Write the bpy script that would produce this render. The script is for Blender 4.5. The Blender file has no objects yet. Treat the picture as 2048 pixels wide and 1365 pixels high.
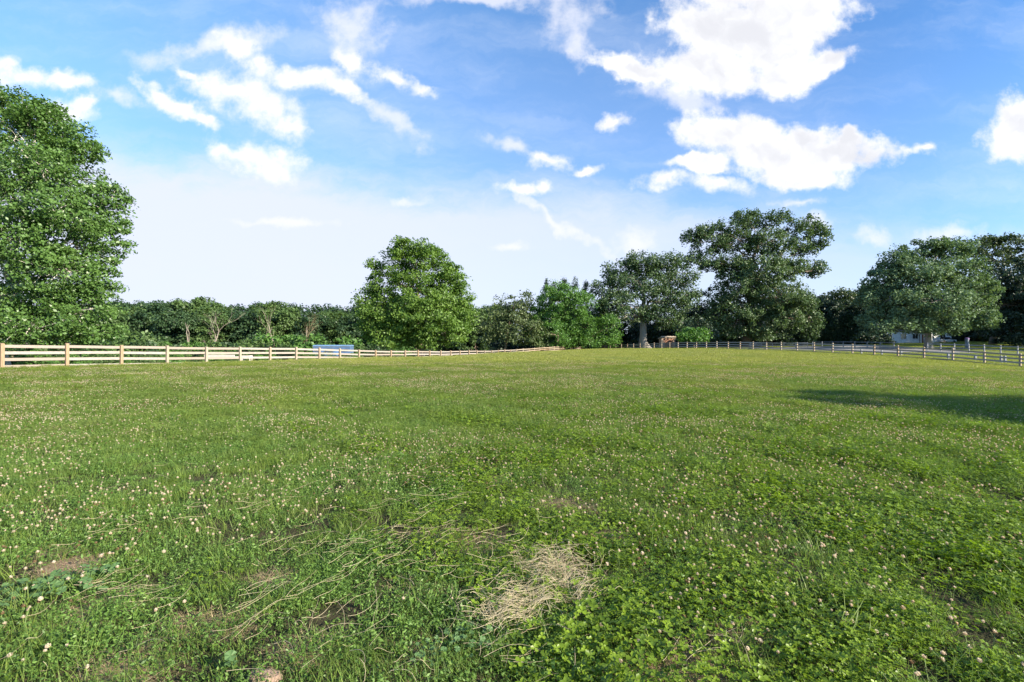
import bpy, math, random
import numpy as np
from mathutils import Vector, Matrix

S = bpy.context.scene
COL = S.collection
F = 940.0                 # focal length in photo pixels (2048 wide)
EYE = 1.5
R = math.radians
rng = np.random.default_rng(7)

# ------------------------------------------------------------------ camera
cam_d = bpy.data.cameras.new("camera")
cam_d.sensor_width = 36.0
cam_d.lens = F / 2048 * 36.0
cam_d.clip_start = 0.05
cam_d.clip_end = 6000
cam = bpy.data.objects.new("camera", cam_d)
cam.location = (0, 0, EYE)
cam.rotation_euler = (R(90), 0, 0)
COL.objects.link(cam)
S.camera = cam

# ------------------------------------------------------------------ exposure
S.view_settings.view_transform = 'Standard'
S.view_settings.look = 'None'
S.view_settings.gamma = 1.0
S.view_settings.exposure = 1.56
try:
    S.cycles.max_bounces = 8
    S.cycles.diffuse_bounces = 3
    S.cycles.glossy_bounces = 2
    S.cycles.transmission_bounces = 4
    S.cycles.transparent_max_bounces = 8
    S.cycles.use_denoising = True
except Exception:
    pass

# ------------------------------------------------------------------ sun
SUN_EL = R(25)
SUN_H = Vector((0.86, -0.51, 0)).normalized()
sun_dir = Vector((SUN_H.x * math.cos(SUN_EL), SUN_H.y * math.cos(SUN_EL), math.sin(SUN_EL)))
sd = bpy.data.lights.new("sun", 'SUN')
sd.energy = 5.0
sd.angle = R(0.53)
sd.color = (1.0, 0.90, 0.73)
so = bpy.data.objects.new("sun", sd)
so.rotation_euler = sun_dir.to_track_quat('Z', 'Y').to_euler()
so.location = (60, -30, 60)
COL.objects.link(so)


# ------------------------------------------------------------------ node helper
class NT:
    def __init__(s, tree):
        s.t = tree

    def n(s, typ, ins=None, **kw):
        nd = s.t.nodes.new(typ)
        for k, v in kw.items():
            setattr(nd, k, v)
        for k, v in (ins or {}).items():
            if isinstance(v, bpy.types.NodeSocket):
                s.t.links.new(v, nd.inputs[k])
            else:
                nd.inputs[k].default_value = v
        return nd

    def math(s, op, a, b=None, c=None, clamp=False):
        ins = {0: a}
        if b is not None: ins[1] = b
        if c is not None: ins[2] = c
        return s.n('ShaderNodeMath', ins, operation=op, use_clamp=clamp).outputs[0]

    def vmath(s, op, a, b=None, out=0):
        ins = {0: a}
        if b is not None: ins[1] = b
        return s.n('ShaderNodeVectorMath', ins, operation=op).outputs[out]

    def mix(s, f, a, b, typ='MIX'):
        nd = s.n('ShaderNodeMix', data_type='RGBA', blend_type=typ)
        for k, v in ((0, f), (6, a), (7, b)):
            if isinstance(v, bpy.types.NodeSocket):
                s.t.links.new(v, nd.inputs[k])
            else:
                nd.inputs[k].default_value = v
        return nd.outputs[2]

    def rng(s, v, a, b, c=0.0, d=1.0, smooth=True):
        nd = s.n('ShaderNodeMapRange', {0: v, 1: a, 2: b, 3: c, 4: d},
                 interpolation_type='SMOOTHSTEP' if smooth else 'LINEAR')
        return nd.outputs[0]

    def noise(s, vec, scale, detail=4.0, rough=0.55, out='Fac', dist=0.0):
        return s.n('ShaderNodeTexNoise', {'Vector': vec, 'Scale': scale, 'Detail': detail,
                                          'Roughness': rough, 'Distortion': dist}).outputs[out]


def c4(r, g=None, b=None):
    if g is None: r, g, b = r
    return (r, g, b, 1.0)


# ------------------------------------------------------------------ sky with clouds
W = bpy.data.worlds.new("World")
S.world = W
W.use_nodes = True
W.node_tree.nodes.clear()
w = NT(W.node_tree)
sky = w.n('ShaderNodeTexSky', sky_type='NISHITA')
sky.sun_disc = False
sky.sun_elevation = SUN_EL
sky.sun_rotation = math.atan2(SUN_H.x, SUN_H.y)
sky.altitude = 100
sky.air_density = 1.0
sky.dust_density = 0.6
sky.ozone_density = 1.6
tc = w.n('ShaderNodeTexCoord').outputs['Generated']
sep = w.n('ShaderNodeSeparateXYZ', {0: tc})
dx, dy, dz = sep.outputs
dys = w.math('MAXIMUM', dy, 0.12)
u = w.math('DIVIDE', dx, dys)
v = w.math('DIVIDE', dz, dys)
uv = w.n('ShaderNodeCombineXYZ', {0: u, 1: v, 2: 0.0}).outputs[0]
nd1 = w.noise(uv, 3.2, 5.0, 0.55, 'Color')
nd2 = w.noise(uv, 14.0, 4.0, 0.6, 'Color')
off = w.vmath('ADD', w.vmath('MULTIPLY', w.vmath('SUBTRACT', nd1, (.5, .5, .5)), (.15, .10, 0)),
              w.vmath('MULTIPLY', w.vmath('SUBTRACT', nd2, (.5, .5, .5)), (.085, .06, 0)))
uvd = w.vmath('ADD', uv, off)


def blobs(lst, src, grow=1.0):
    acc = None
    for (px, py, rx, ry, rot) in lst:
        m = w.n('ShaderNodeMapping', {'Vector': src, 'Location': ((px - 1024) / F, (682.5 - py) / F, 0),
                                      'Rotation': (0, 0, R(rot)), 'Scale': (rx * grow / F, ry * grow / F, 1)}, vector_type='TEXTURE')
        d = w.math('SUBTRACT', 1.0, w.vmath('LENGTH', m.outputs[0], out=1))
        acc = d if acc is None else w.math('SMOOTH_MAX', acc, d, 0.25)
    return acc


big = [(1520, 50, 190, 105, 0), (1600, 20, 120, 75, 0), (1420, 140, 190, 62, -5), (1270, 138, 130, 30, -12),
       (1570, 150, 90, 48, 0), (1660, 118, 80, 36, 12), (1420, 55, 120, 60, 0), (1480, -40, 200, 90, 0),
       (1470, 268, 165, 52, 0), (1560, 310, 210, 60, -6), (1680, 305, 150, 54, -8), (1620, 275, 90, 32, -5), (1600, 350, 120, 34, -3),
       (1390, 334, 90, 24, 0), (1720, 285, 60, 28, 0), (2060, 262, 112, 78, 8), (2200, 250, 160, 80, 0)]
small = [(470, 98, 50, 26, -20), (505, 128, 50, 30, -25), (480, 185, 110, 52, -10), (540, 225, 95, 52, -30),
         (575, 258, 56, 26, -10), (610, 158, 110, 26, 0), (675, 180, 75, 22, -20), (405, 150, 50, 14, -25),
         (330, 190, 62, 22, -35), (375, 225, 70, 24, -25), (425, 250, 40, 14, 0),
         (500, 320, 92, 36, -12), (450, 305, 45, 22, 0), (545, 342, 45, 22, -20),
         (700, 125, 46, 34, -30), (785, 150, 40, 28, -35), (840, 180, 42, 18, -35),
         (50, 150, 110, 32, -5), (135, 155, 80, 22, -5), (10, 125, 50, 22, 0), (120, 222, 75, 26, -12), (175, 205, 30, 14, 0),
         (1222, 240, 30, 22, 0), (1100, 325, 50, 22, 0), (1185, 343, 30, 12, 0), (1315, 366, 60, 20, 0),
         (1440, 374, 66, 22, 0), (1030, 385, 70, 15, 0), (1090, 380, 32, 17, 0), (1820, 308, 34, 16, 0)]
faint = [(1140, 16, 84, 80, 0), (1152, 85, 34, 60, 0), (1130, 10, 60, 50, 0), (1360, 200, 110, 40, -20), (250, 195, 90, 30, -15),
         (1600, 402, 60, 14, 0), (1030, 290, 70, 20, -15), (810, 410, 50, 14, 0), (1020, 487, 60, 14, 0),
         (1280, 480, 60, 30, 0), (1740, 465, 50, 18, 0), (1640, 440, 40, 16, 0), (700, 60, 70, 90, 10), (420, 90, 190, 34, 12),
         (950, 8, 200, 18, 0), (1900, 470, 90, 24, 0), (760, 230, 120, 28, -35), (560, 440, 160, 12, 0), (1100, 440, 160, 14, -30)]
fine = w.noise(uv, 9.0, 7.0, 0.62)
fine2 = w.noise(uv, 26.0, 5.0, 0.6)
edge = w.math('ADD', w.math('MULTIPLY', w.math('SUBTRACT', fine, .5), 2.3), w.math('MULTIPLY', w.math('SUBTRACT', fine2, .5), .9))
fb = blobs(big, uvd)
fs = blobs(small, uvd, 1.12)
ff = blobs(faint, uvd)
db = w.rng(w.math('ADD', fb, w.math('MULTIPLY', edge, .62)), 0.0, 0.50)
ds = w.rng(w.math('ADD', fs, edge), -0.05, 0.95)
df = w.math('MULTIPLY', w.rng(w.math('ADD', ff, edge), -0.1, 1.0), 0.68)
# thin veils: streaky cirrus, and the milky layer low in the sky, thicker to the left
st = w.n('ShaderNodeMapping', {'Vector': uvd, 'Rotation': (0, 0, R(14)), 'Scale': (1.0, 3.6, 1)}).outputs[0]
cir = w.math('MULTIPLY', w.rng(w.noise(st, 1.7, 6.0, 0.62), .40, .82), .42)
veil_top = w.math('ADD', 0.345, w.math('MULTIPLY', u, -0.09))
veil_n = w.math('MULTIPLY', w.math('SUBTRACT', w.noise(st, 2.6, 6.0, .6), .5), .26)
vv = w.math('ADD', v, veil_n)
veil = w.math('SUBTRACT', 1.0, w.rng(w.math('SUBTRACT', vv, veil_top), -0.10, 0.035))
left = w.rng(u, -0.6, 1.1, 0.93, 0.50)
veil = w.math('MULTIPLY', veil, left)
veil2 = w.rng(v, 0.0, 0.75, 0.44, 0.0, False)
front = w.rng(dy, 0.12, 0.3)
skyc = w.vmath('SCALE', sky.outputs[0]); 
sc_node = skyc.node
sc_node.inputs['Scale'].default_value = 0.105
skyt = w.mix(1.0, skyc, c4(0.62, 1.05, 1.46), 'MULTIPLY')
lsky = w.rng(u, -0.9, 0.7, 0.26, 0.0, False)
skyt = w.mix(lsky, skyt, c4(0.34, 0.62, 1.0))
c1 = w.mix(w.math('MULTIPLY', veil2, .8), skyt, c4(0.42, 0.49, 0.68))
c2 = w.mix(cir, c1, c4(0.56, 0.60, 0.68))
c3 = w.mix(veil, c2, c4(0.495, 0.52, 0.625))
c4_ = w.mix(w.math('MULTIPLY', df, front), c3, c4(0.60, 0.60, 0.64))
relief = w.math('SUBTRACT', w.noise(w.vmath('ADD', uvd, (.012, .03, 0)), 6.0, 5.0), w.noise(uvd, 6.0, 5.0))
grey = w.rng(w.math('ADD', fb, w.math('MULTIPLY', relief, 3.4)), 0.15, 1.25)
ccol = w.mix(grey, c4(0.64, 0.64, 0.65), c4(0.50, 0.503, 0.53))
c5 = w.mix(w.math('MULTIPLY', w.math('MULTIPLY', ds, .93), front), c4_, c4(0.66, 0.65, 0.65))
c6 = w.mix(w.math('MULTIPLY', w.math('MULTIPLY', db, .97), front), c5, ccol)
bg = w.n('ShaderNodeBackground', {'Color': c6, 'Strength': 0.60})
out = w.n('ShaderNodeOutputWorld', {'Surface': bg.outputs[0]})
W.cycles.sampling_method = 'MANUAL'
W.cycles.sample_map_resolution = 512


# ------------------------------------------------------------------ object helpers
def at(px, py, Z):
    return np.array([(px - 1024) / F * Z, Z, EYE + (682.5 - py) / F * Z])


def tag(o, label=None, cat=None, group=None, kind=None):
    if label: o['label'] = label
    if cat: o['category'] = cat
    if group: o['group'] = group
    if kind: o['kind'] = kind
    return o


def link(name, me, parent=None, loc=None, mat=None):
    o = bpy.data.objects.new(name, me)
    if mat and me is not None and len(me.materials) == 0:
        me.materials.append(mat)
    if parent: o.parent = parent
    if loc is not None: o.location = loc
    COL.objects.link(o)
    return o


def empty(name, loc, rz=0):
    o = bpy.data.objects.new(name, None)
    o.empty_display_size = .3
    o.location = loc
    o.rotation_euler = (0, 0, rz)
    COL.objects.link(o)
    return o


def copy_tree(o, loc, rz=0.0, sc=1.0, label=None):
    c = o.copy(); COL.objects.link(c)
    c.location = loc
    c.rotation_euler = (0, 0, rz)
    c.scale = (sc, sc, sc) if isinstance(sc, (int, float)) else sc
    if label: c['label'] = label
    for ch in list(o.children):
        d = ch.copy(); COL.objects.link(d); d.parent = c
        for g in list(ch.children):
            e = g.copy(); COL.objects.link(e); e.parent = d
    return c


def mesh_np(name, V, Q, smooth=False, attr=None, attr_dom='FACE'):
    V = np.asarray(V, dtype=np.float32); Q = np.asarray(Q, dtype=np.int32)
    me = bpy.data.meshes.new(name)
    k = Q.shape[1]
    me.vertices.add(len(V)); me.vertices.foreach_set('co', V.ravel())
    me.loops.add(Q.size); me.loops.foreach_set('vertex_index', Q.ravel())
    me.polygons.add(len(Q))
    me.polygons.foreach_set('loop_start', np.arange(0, Q.size, k, dtype=np.int32))
    me.polygons.foreach_set('loop_total', np.full(len(Q), k, dtype=np.int32))
    if attr is not None:
        a = me.attributes.new('tint', 'FLOAT', attr_dom)
        a.data.foreach_set('value', np.asarray(attr, dtype=np.float32))
    me.update(calc_edges=True)
    me.validate()
    if smooth: me.polygons.foreach_set('use_smooth', np.ones(len(me.polygons), dtype=bool))
    return me


class MB:
    """collects boxes and tubes into one mesh"""
    def __init__(s): s.v = []; s.f = []

    def box(s, c, size, rz=0.0, M=None):
        x, y, z = [q / 2 for q in size]
        b = len(s.v)
        ca, sa = math.cos(rz), math.sin(rz)
        for (i, j, k) in ((-1, -1, -1), (1, -1, -1), (1, 1, -1), (-1, 1, -1), (-1, -1, 1), (1, -1, 1), (1, 1, 1), (-1, 1, 1)):
            p = (i * x, j * y, k * z)
            q = (p[0] * ca - p[1] * sa + c[0], p[0] * sa + p[1] * ca + c[1], p[2] + c[2])
            s.v.append(q)
        for q in ((0, 3, 2, 1), (4, 5, 6, 7), (0, 1, 5, 4), (1, 2, 6, 5), (2, 3, 7, 6), (3, 0, 4, 7)):
            s.f.append(tuple(b + t for t in q))
        return s

    def hexa(s, pts):
        b = len(s.v); s.v += [tuple(p) for p in pts]
        for q in ((0, 3, 2, 1), (4, 5, 6, 7), (0, 1, 5, 4), (1, 2, 6, 5), (2, 3, 7, 6), (3, 0, 4, 7)):
            s.f.append(tuple(b + t for t in q))
        return s

    def tube(s, pts, rad, k=6, cap=True):
        pts = [Vector(p) for p in pts]
        if isinstance(rad, (int, float)): rad = [rad] * len(pts)
        b = len(s.v)
        n = len(pts)
        up = Vector((0, 0, 1))
        a = None
        for i, p in enumerate(pts):
            d = (pts[min(i + 1, n - 1)] - pts[max(i - 1, 0)])
            if d.length < 1e-7: d = Vector((0, 0, 1))
            d.normalize()
            if a is None:
                a = d.orthogonal().normalized()
            a = (a - d * a.dot(d))
            if a.length < 1e-5: a = d.orthogonal()
            a.normalize()
            c = d.cross(a)
            for j in range(k):
                t = 2 * math.pi * j / k
                q = p + (a * math.cos(t) + c * math.sin(t)) * rad[i]
                s.v.append((q.x, q.y, q.z))
        for i in range(n - 1):
            for j in range(k):
                j2 = (j + 1) % k
                s.f.append((b + i * k + j, b + i * k + j2, b + (i + 1) * k + j2, b + (i + 1) * k + j))
        if cap:
            s.f.append(tuple(b + j for j in reversed(range(k))))
            s.f.append(tuple(b + (n - 1) * k + j for j in range(k)))
        return s

    def mesh(s, name, smooth=False):
        me = bpy.data.meshes.new(name)
        me.from_pydata(s.v, [], s.f)
        me.update()
        if smooth: me.polygons.foreach_set('use_smooth', np.ones(len(me.polygons), dtype=bool))
        return me

    def build(s, name, mat, parent=None, loc=None, smooth=False):
        return link(name, s.mesh(name, smooth), parent, loc, mat)


# ------------------------------------------------------------------ materials
def new_mat(name):
    m = bpy.data.materials.new(name); m.use_nodes = True
    m.node_tree.nodes.clear()
    return m, NT(m.node_tree)


def leaf_mat(name, dark, light, rough=0.5, trans=0.3, tr_col=None, zone=None, spec=0.3, scale=0.35):
    """tint attribute and a world-space noise mix two leaf colours"""
    m, t = new_mat(name)
    at_ = t.n('ShaderNodeAttribute', attribute_name='tint').outputs['Fac']
    rnd = t.n('ShaderNodeObjectInfo').outputs['Random']
    geo = t.n('ShaderNodeNewGeometry').outputs['Position']
    nz = t.noise(geo, scale, 3.0, .5)
    f = t.math('ADD', t.math('MULTIPLY', at_, .55), t.math('MULTIPLY', nz, .7))
    f = t.math('ADD', f, t.math('MULTIPLY', rnd, .12))
    f = t.rng(f, .25, 1.05, 0, 1, False)
    col = t.mix(f, c4(dark), c4(light))
    if zone: col = zone(t, col, geo)
    p = t.n('ShaderNodeBsdfPrincipled', {'Base Color': col, 'Roughness': rough, 'Specular IOR Level': spec})
    if tr_col is None: tr = t.mix(1.0, col, c4(1.25, 1.35, .55), 'MULTIPLY')
    else: tr = t.mix(1.0, col, c4(tr_col), 'MULTIPLY')
    tl = t.n('ShaderNodeBsdfTranslucent', {'Color': tr})
    mx = t.n('ShaderNodeMixShader', {0: trans, 1: p.outputs[0], 2: tl.outputs[0]})
    t.n('ShaderNodeOutputMaterial', {'Surface': mx.outputs[0]})
    return m


def rough_mat(name, a, b, scale=3.0, rough=.85, bump=.3, stretch=(1, 1, 1), coord='Object', metal=0.0, detail=6.0, spec=.3, c=None):
    m, t = new_mat(name)
    vec = t.n('ShaderNodeTexCoord').outputs[coord]
    vec = t.n('ShaderNodeMapping', {'Vector': vec, 'Scale': stretch}).outputs[0]
    nz = t.noise(vec, scale, detail, .6)
    n2 = t.noise(vec, scale * 6, 4.0, .6)
    f = t.rng(t.math('ADD', t.math('MULTIPLY', nz, .7), t.math('MULTIPLY', n2, .3)), .3, .7)
    col = t.mix(f, c4(a), c4(b))
    rnd = t.n('ShaderNodeObjectInfo').outputs['Random']
    if c is not None:
        col = t.mix(t.rng(rnd, .1, .95, 0, .8, False), col, c4(c))
    bp = t.n('ShaderNodeBump', {'Strength': bump, 'Distance': .02, 'Height': t.math('ADD', nz, n2)})
    p = t.n('ShaderNodeBsdfPrincipled', {'Base Color': col, 'Roughness': rough, 'Metallic': metal, 'Specular IOR Level': spec, 'Normal': bp.outputs[0]})
    t.n('ShaderNodeOutputMaterial', {'Surface': p.outputs[0]})
    return m


M = {}
M['board'] = rough_mat('board_pine', (.215, .19, .17), (.33, .30, .27), 2.6, .75, .5, (2, 2, 9), c=(.24, .19, .155))
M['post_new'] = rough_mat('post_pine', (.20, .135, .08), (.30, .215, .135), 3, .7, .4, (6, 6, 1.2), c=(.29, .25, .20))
M['board_grey'] = rough_mat('board_shaded_weathered', (.21, .20, .19), (.31, .30, .29), 2.5, .8, .3, (2, 2, 8), c=(.22, .18, .14))  # right fence: shade put into the grey; log rails: weathered wood
M['grey_wood'] = rough_mat('wood_grey', (.15, .155, .165), (.25, .255, .27), 3, .8, .3, (3, 3, 3))
M['bark'] = rough_mat('bark_brown', (.10, .075, .055), (.19, .15, .115), 4, .95, .9, (3, 3, .7))
M['bark_grey'] = rough_mat('bark_grey', (.20, .18, .16), (.34, .31, .28), 4, .95, .8, (3, 3, .7))
M['bark_pale'] = rough_mat('bark_pale', (.32, .29, .25), (.60, .56, .50), 2.5, .85, .5, (2, 2, .8))
M['bark_dead'] = rough_mat('bark_dead', (.22, .175, .14), (.32, .27, .23), 4, .95, .6, (3, 3, .6))
M['bark_ochre'] = rough_mat('bark_ochre', (.20, .15, .08), (.28, .22, .13), 4, .95, .6, (3, 3, .6))

# leaf colours, all real-world albedos
M['lf_left'] = leaf_mat('leaf_poplar', (.036, .082, .018), (.11, .20, .048), trans=.30, spec=.4, rough=.42, scale=.5)
M['lf_maple'] = leaf_mat('leaf_maple', (.048, .108, .020), (.155, .245, .045), trans=.36, scale=.25)
M['lf_oak'] = leaf_mat('leaf_oak', (.018, .046, .020), (.112, .170, .070), trans=.22, scale=.3)
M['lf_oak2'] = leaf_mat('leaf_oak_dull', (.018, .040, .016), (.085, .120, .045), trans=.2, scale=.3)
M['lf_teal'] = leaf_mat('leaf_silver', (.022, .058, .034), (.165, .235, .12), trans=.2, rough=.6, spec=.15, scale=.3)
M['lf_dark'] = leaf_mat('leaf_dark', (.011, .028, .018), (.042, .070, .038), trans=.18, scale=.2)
M['lf_wood'] = leaf_mat('leaf_wood', (.014, .038, .016), (.056, .100, .038), trans=.22, scale=.09)
M['lf_wood2'] = leaf_mat('leaf_wood_yellow', (.035, .075, .022), (.105, .165, .05), trans=.25, scale=.09)
M['lf_green'] = leaf_mat('leaf_bright', (.040, .105, .024), (.11, .215, .045), trans=.34, scale=.3)
M['lf_pale'] = leaf_mat('leaf_pale', (.026, .052, .020), (.13, .165, .065), trans=.25, scale=.3)
M['lf_pine'] = leaf_mat('needle_pine', (.016, .042, .019), (.05, .085, .045), trans=.12, scale=.3)
M['lf_arbor'] = leaf_mat('needle_cedar', (.014, .036, .014), (.040, .070, .026), trans=.12, scale=.8)
M['lf_mallow'] = leaf_mat('leaf_mallow', (.065, .125, .040), (.135, .225, .085), trans=.22, scale=9)


# ------------------------------------------------------------------ terrain
def PL(n): return (-24.1 + .955 * n, 22.2 + 2.245 * n)
def PR(n): return (44.0 - .737 * n, 40.7 + 2.326 * n)


CTRL = [(0, 0, 0), (0, -12, 0), (9, 4, -.02), (-9, 4, .02), (3, 12, .07), (-4, 12, .07), (0, 24, .14), (8, 40, .20), (10, 55, .24), (17, 65, .24),
        (-10, 28, .14), (-16, 22, .20), (-16, 28, .18), (-12.4, 38, .02), (-2.3, 55, -.06), (7, 70, -.02), (14, 76, .10), (16, 25, .05), (24, 40, .15),
        (30, 32, -.25), (20, 14, -.05), (25, 60, .22), (36, 42, -.35), (-30, 8, .1), (30, 6, -.2), (-20, 6, .1),
        (-50, 40, -.9), (-80, 60, -2.0), (-60, 110, -4.0), (-30, 110, -3.8), (0, 130, -3.2), (-110, 110, -3), (-20, 80, -2.2), (-34, 60, -1.8),
        (20, 150, -2.0), (50, 130, -.6), (60, 100, .1), (50, 80, .15), (80, 80, .2), (60, 60, -.3), (62, 52, -.8), (75, 95, .55), (115, 130, 1.4), (110, 108, .85),
        (120, 80, .2), (80, 50, -1.0), (120, 40, -1), (60, 20, -.8), (-60, 10, 0), (-100, 20, -1), (0, 220, -4), (-120, 220, -5), (150, 200, 1.5)]
for n_, h_ in ((0, .16), (3, -.02), (5, -.14), (10, -.54), (16, -.92), (22, -1.12), (26, -1.12)):
    CTRL.append((*PL(n_), h_))
for n_, h_ in ((-2, -1.05), (0, -.80), (3, -.34), (8, .05), (14, .18), (19, .06), (25, -.3), (29, -.62), (33, -.85)):
    CTRL.append((*PR(n_), h_))
CTRL.append((10, 98, -.80))
_C = np.array(CTRL, float)


def _phi(r): return np.where(r > 1e-9, r, 0.0)


_A = np.sqrt(((_C[:, None, :2] - _C[None, :, :2]) ** 2).sum(-1) + 16.0)
_n = len(_C)
_sys = np.zeros((_n + 3, _n + 3)); _sys[:_n, :_n] = _A + np.eye(_n) * -0.02
_sys[:_n, _n] = 1; _sys[:_n, _n + 1:] = _C[:, :2]; _sys[_n, :_n] = 1; _sys[_n + 1:, :_n] = _C[:, :2].T
_w = np.linalg.solve(_sys, np.concatenate([_C[:, 2], [0, 0, 0]]))


def height(x, y):
    x = np.asarray(x, float); y = np.asarray(y, float)
    sh = x.shape
    P = np.stack([x.ravel(), y.ravel()], 1)
    out = np.empty(len(P))
    for i in range(0, len(P), 20000):
        q = P[i:i + 20000]
        d = np.sqrt(((q[:, None] - _C[None, :, :2]) ** 2).sum(-1) + 16.0)
        h = d @ _w[:_n] + _w[_n] + q @ _w[_n + 1:]
        rr = np.hypot(q[:, 0], q[:, 1] - 60)
        k = np.clip((rr - 130) / 150, 0, 1)
        h = np.clip(h, -7, 4) * (1 - k) + (-3.0) * k
        # small lumps in the turf
        h = h + .018 * np.sin(q[:, 0] * 2.1 + 1.3 * np.sin(q[:, 1] * 1.1)) * np.sin(q[:, 1] * 1.7 + q[:, 0] * .6)
        out[i:i + 20000] = h
    return out.reshape(sh)


def gz(x, y): return float(height(np.array([x]), np.array([y]))[0])


def ground_material():
    m, t = new_mat('turf_soil')
    pos = t.n('ShaderNodeNewGeometry').outputs['Position']
    n1 = t.noise(pos, 9.0, 6.0, .65)
    n2 = t.noise(pos, .35, 5.0, .6)
    n3 = t.noise(pos, 60.0, 3.0, .6)
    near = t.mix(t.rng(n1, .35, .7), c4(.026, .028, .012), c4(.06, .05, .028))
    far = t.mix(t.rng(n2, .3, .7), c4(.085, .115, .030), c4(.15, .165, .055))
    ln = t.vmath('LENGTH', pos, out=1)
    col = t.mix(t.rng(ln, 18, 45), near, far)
    acc = None
    for (x, y, rx, ry) in BARE:
        mp = t.n('ShaderNodeMapping', {'Vector': pos, 'Location': (x, y, 0), 'Scale': (rx, ry, 50)}, vector_type='TEXTURE').outputs[0]
        d = t.math('SUBTRACT', 1.25, t.vmath('LENGTH', mp, out=1))
        acc = d if acc is None else t.math('MAXIMUM', acc, d)
    soil = t.mix(t.rng(n3, .3, .7), c4(.20, .125, .085), c4(.36, .26, .19))
    col = t.mix(t.rng(t.math('ADD', acc, t.math('MULTIPLY', t.math('SUBTRACT', n1, .5), 1.0)), 0, .35), col, soil)
    bp = t.n('ShaderNodeBump', {'Strength': .6, 'Distance': .03, 'Height': t.math('ADD', n1, n3)})
    p = t.n('ShaderNodeBsdfPrincipled', {'Base Color': col, 'Roughness': .95, 'Specular IOR Level': .1, 'Normal': bp.outputs[0]})
    t.n('ShaderNodeOutputMaterial', {'Surface': p.outputs[0]})
    return m


def gp(px, py):
    """ground point seen at a photo pixel of the near field"""
    Z = EYE * F / (py - 682.5)
    for _ in range(6):
        X = (px - 1024) / F * Z
        Z = (EYE - gz(X, Z)) * F / (py - 682.5)
    return (px - 1024) / F * Z, Z


BARE = []
for (px, py, rx, ry) in ((100, 1100, 55, 12), (150, 1130, 50, 22), (215, 1215, 60, 22), (150, 1245, 50, 20), (265, 1340, 60, 25),
                         (975, 1105, 60, 13), (905, 1075, 55, 9), (1100, 1003, 36, 4), (1165, 1012, 30, 4), (982, 964, 25, 7), (800, 1320, 40, 18),
                         (1400, 1345, 45, 22), (1150, 1180, 45, 24), (1090, 1130, 40, 15), (1320, 1330, 40, 14), (380, 1255, 22, 9), (470, 1250, 20, 8),
                         (1490, 1270, 50, 18), (830, 1180, 25, 9), (1200, 1075, 40, 10), (560, 1160, 35, 9), (620, 1300, 40, 12)):
    x_, y_ = gp(px, py)
    k_ = y_ / F
    BARE.append((x_, y_, rx * k_, ry * k_ * y_ / EYE))

gx = np.sinh(np.linspace(-6.2, 6.2, 261)) * 3.2
gy = np.concatenate([-np.sinh(np.linspace(5.2, 0.0, 40))[:-1] * 4, np.sinh(np.linspace(0, 6.6, 200)) * 2.6])
GX, GY = np.meshgrid(gx, gy)
GZ = height(GX, GY)
ni, nj = GX.shape
ii = (np.arange(ni - 1)[:, None] * nj + np.arange(nj - 1)[None, :]).ravel()
field = mesh_np('field', np.stack([GX.ravel(), GY.ravel(), GZ.ravel()], 1), np.stack([ii, ii + 1, ii + nj + 1, ii + nj], 1), True)
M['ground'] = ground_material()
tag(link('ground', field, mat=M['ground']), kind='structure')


# sand arena beyond the right fence
def drape(name, poly_rows, dz, mat):
    V = []; Q = []
    nr = len(poly_rows); nc = 60
    for (a, b) in poly_rows:
        for j in range(nc):
            s = j / (nc - 1)
            x = a[0] + (b[0] - a[0]) * s; y = a[1] + (b[1] - a[1]) * s
            V.append((x, y))
    V = np.array(V)
    z = height(V[:, 0], V[:, 1]) + dz
    for i in range(nr - 1):
        for j in range(nc - 1):
            k = i * nc + j
            Q.append((k, k + 1, k + nc + 1, k + nc))
    me = mesh_np(name, np.column_stack([V, z]), Q, True)
    return link(name, me, mat=mat)


M['sand'] = rough_mat('arena_sand', (.13, .125, .12), (.20, .19, .185), .8, .95, .3, coord='Object')
rows = []
for k in range(14):
    s = k / 13
    rows.append(((47 - 7 * s, 64 + 40 * s), (68 + 5 * s, 64 + 40 * s)))
arena = drape('arena_ground', rows, .05, M['sand'])
tag(arena, kind='structure')


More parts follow.
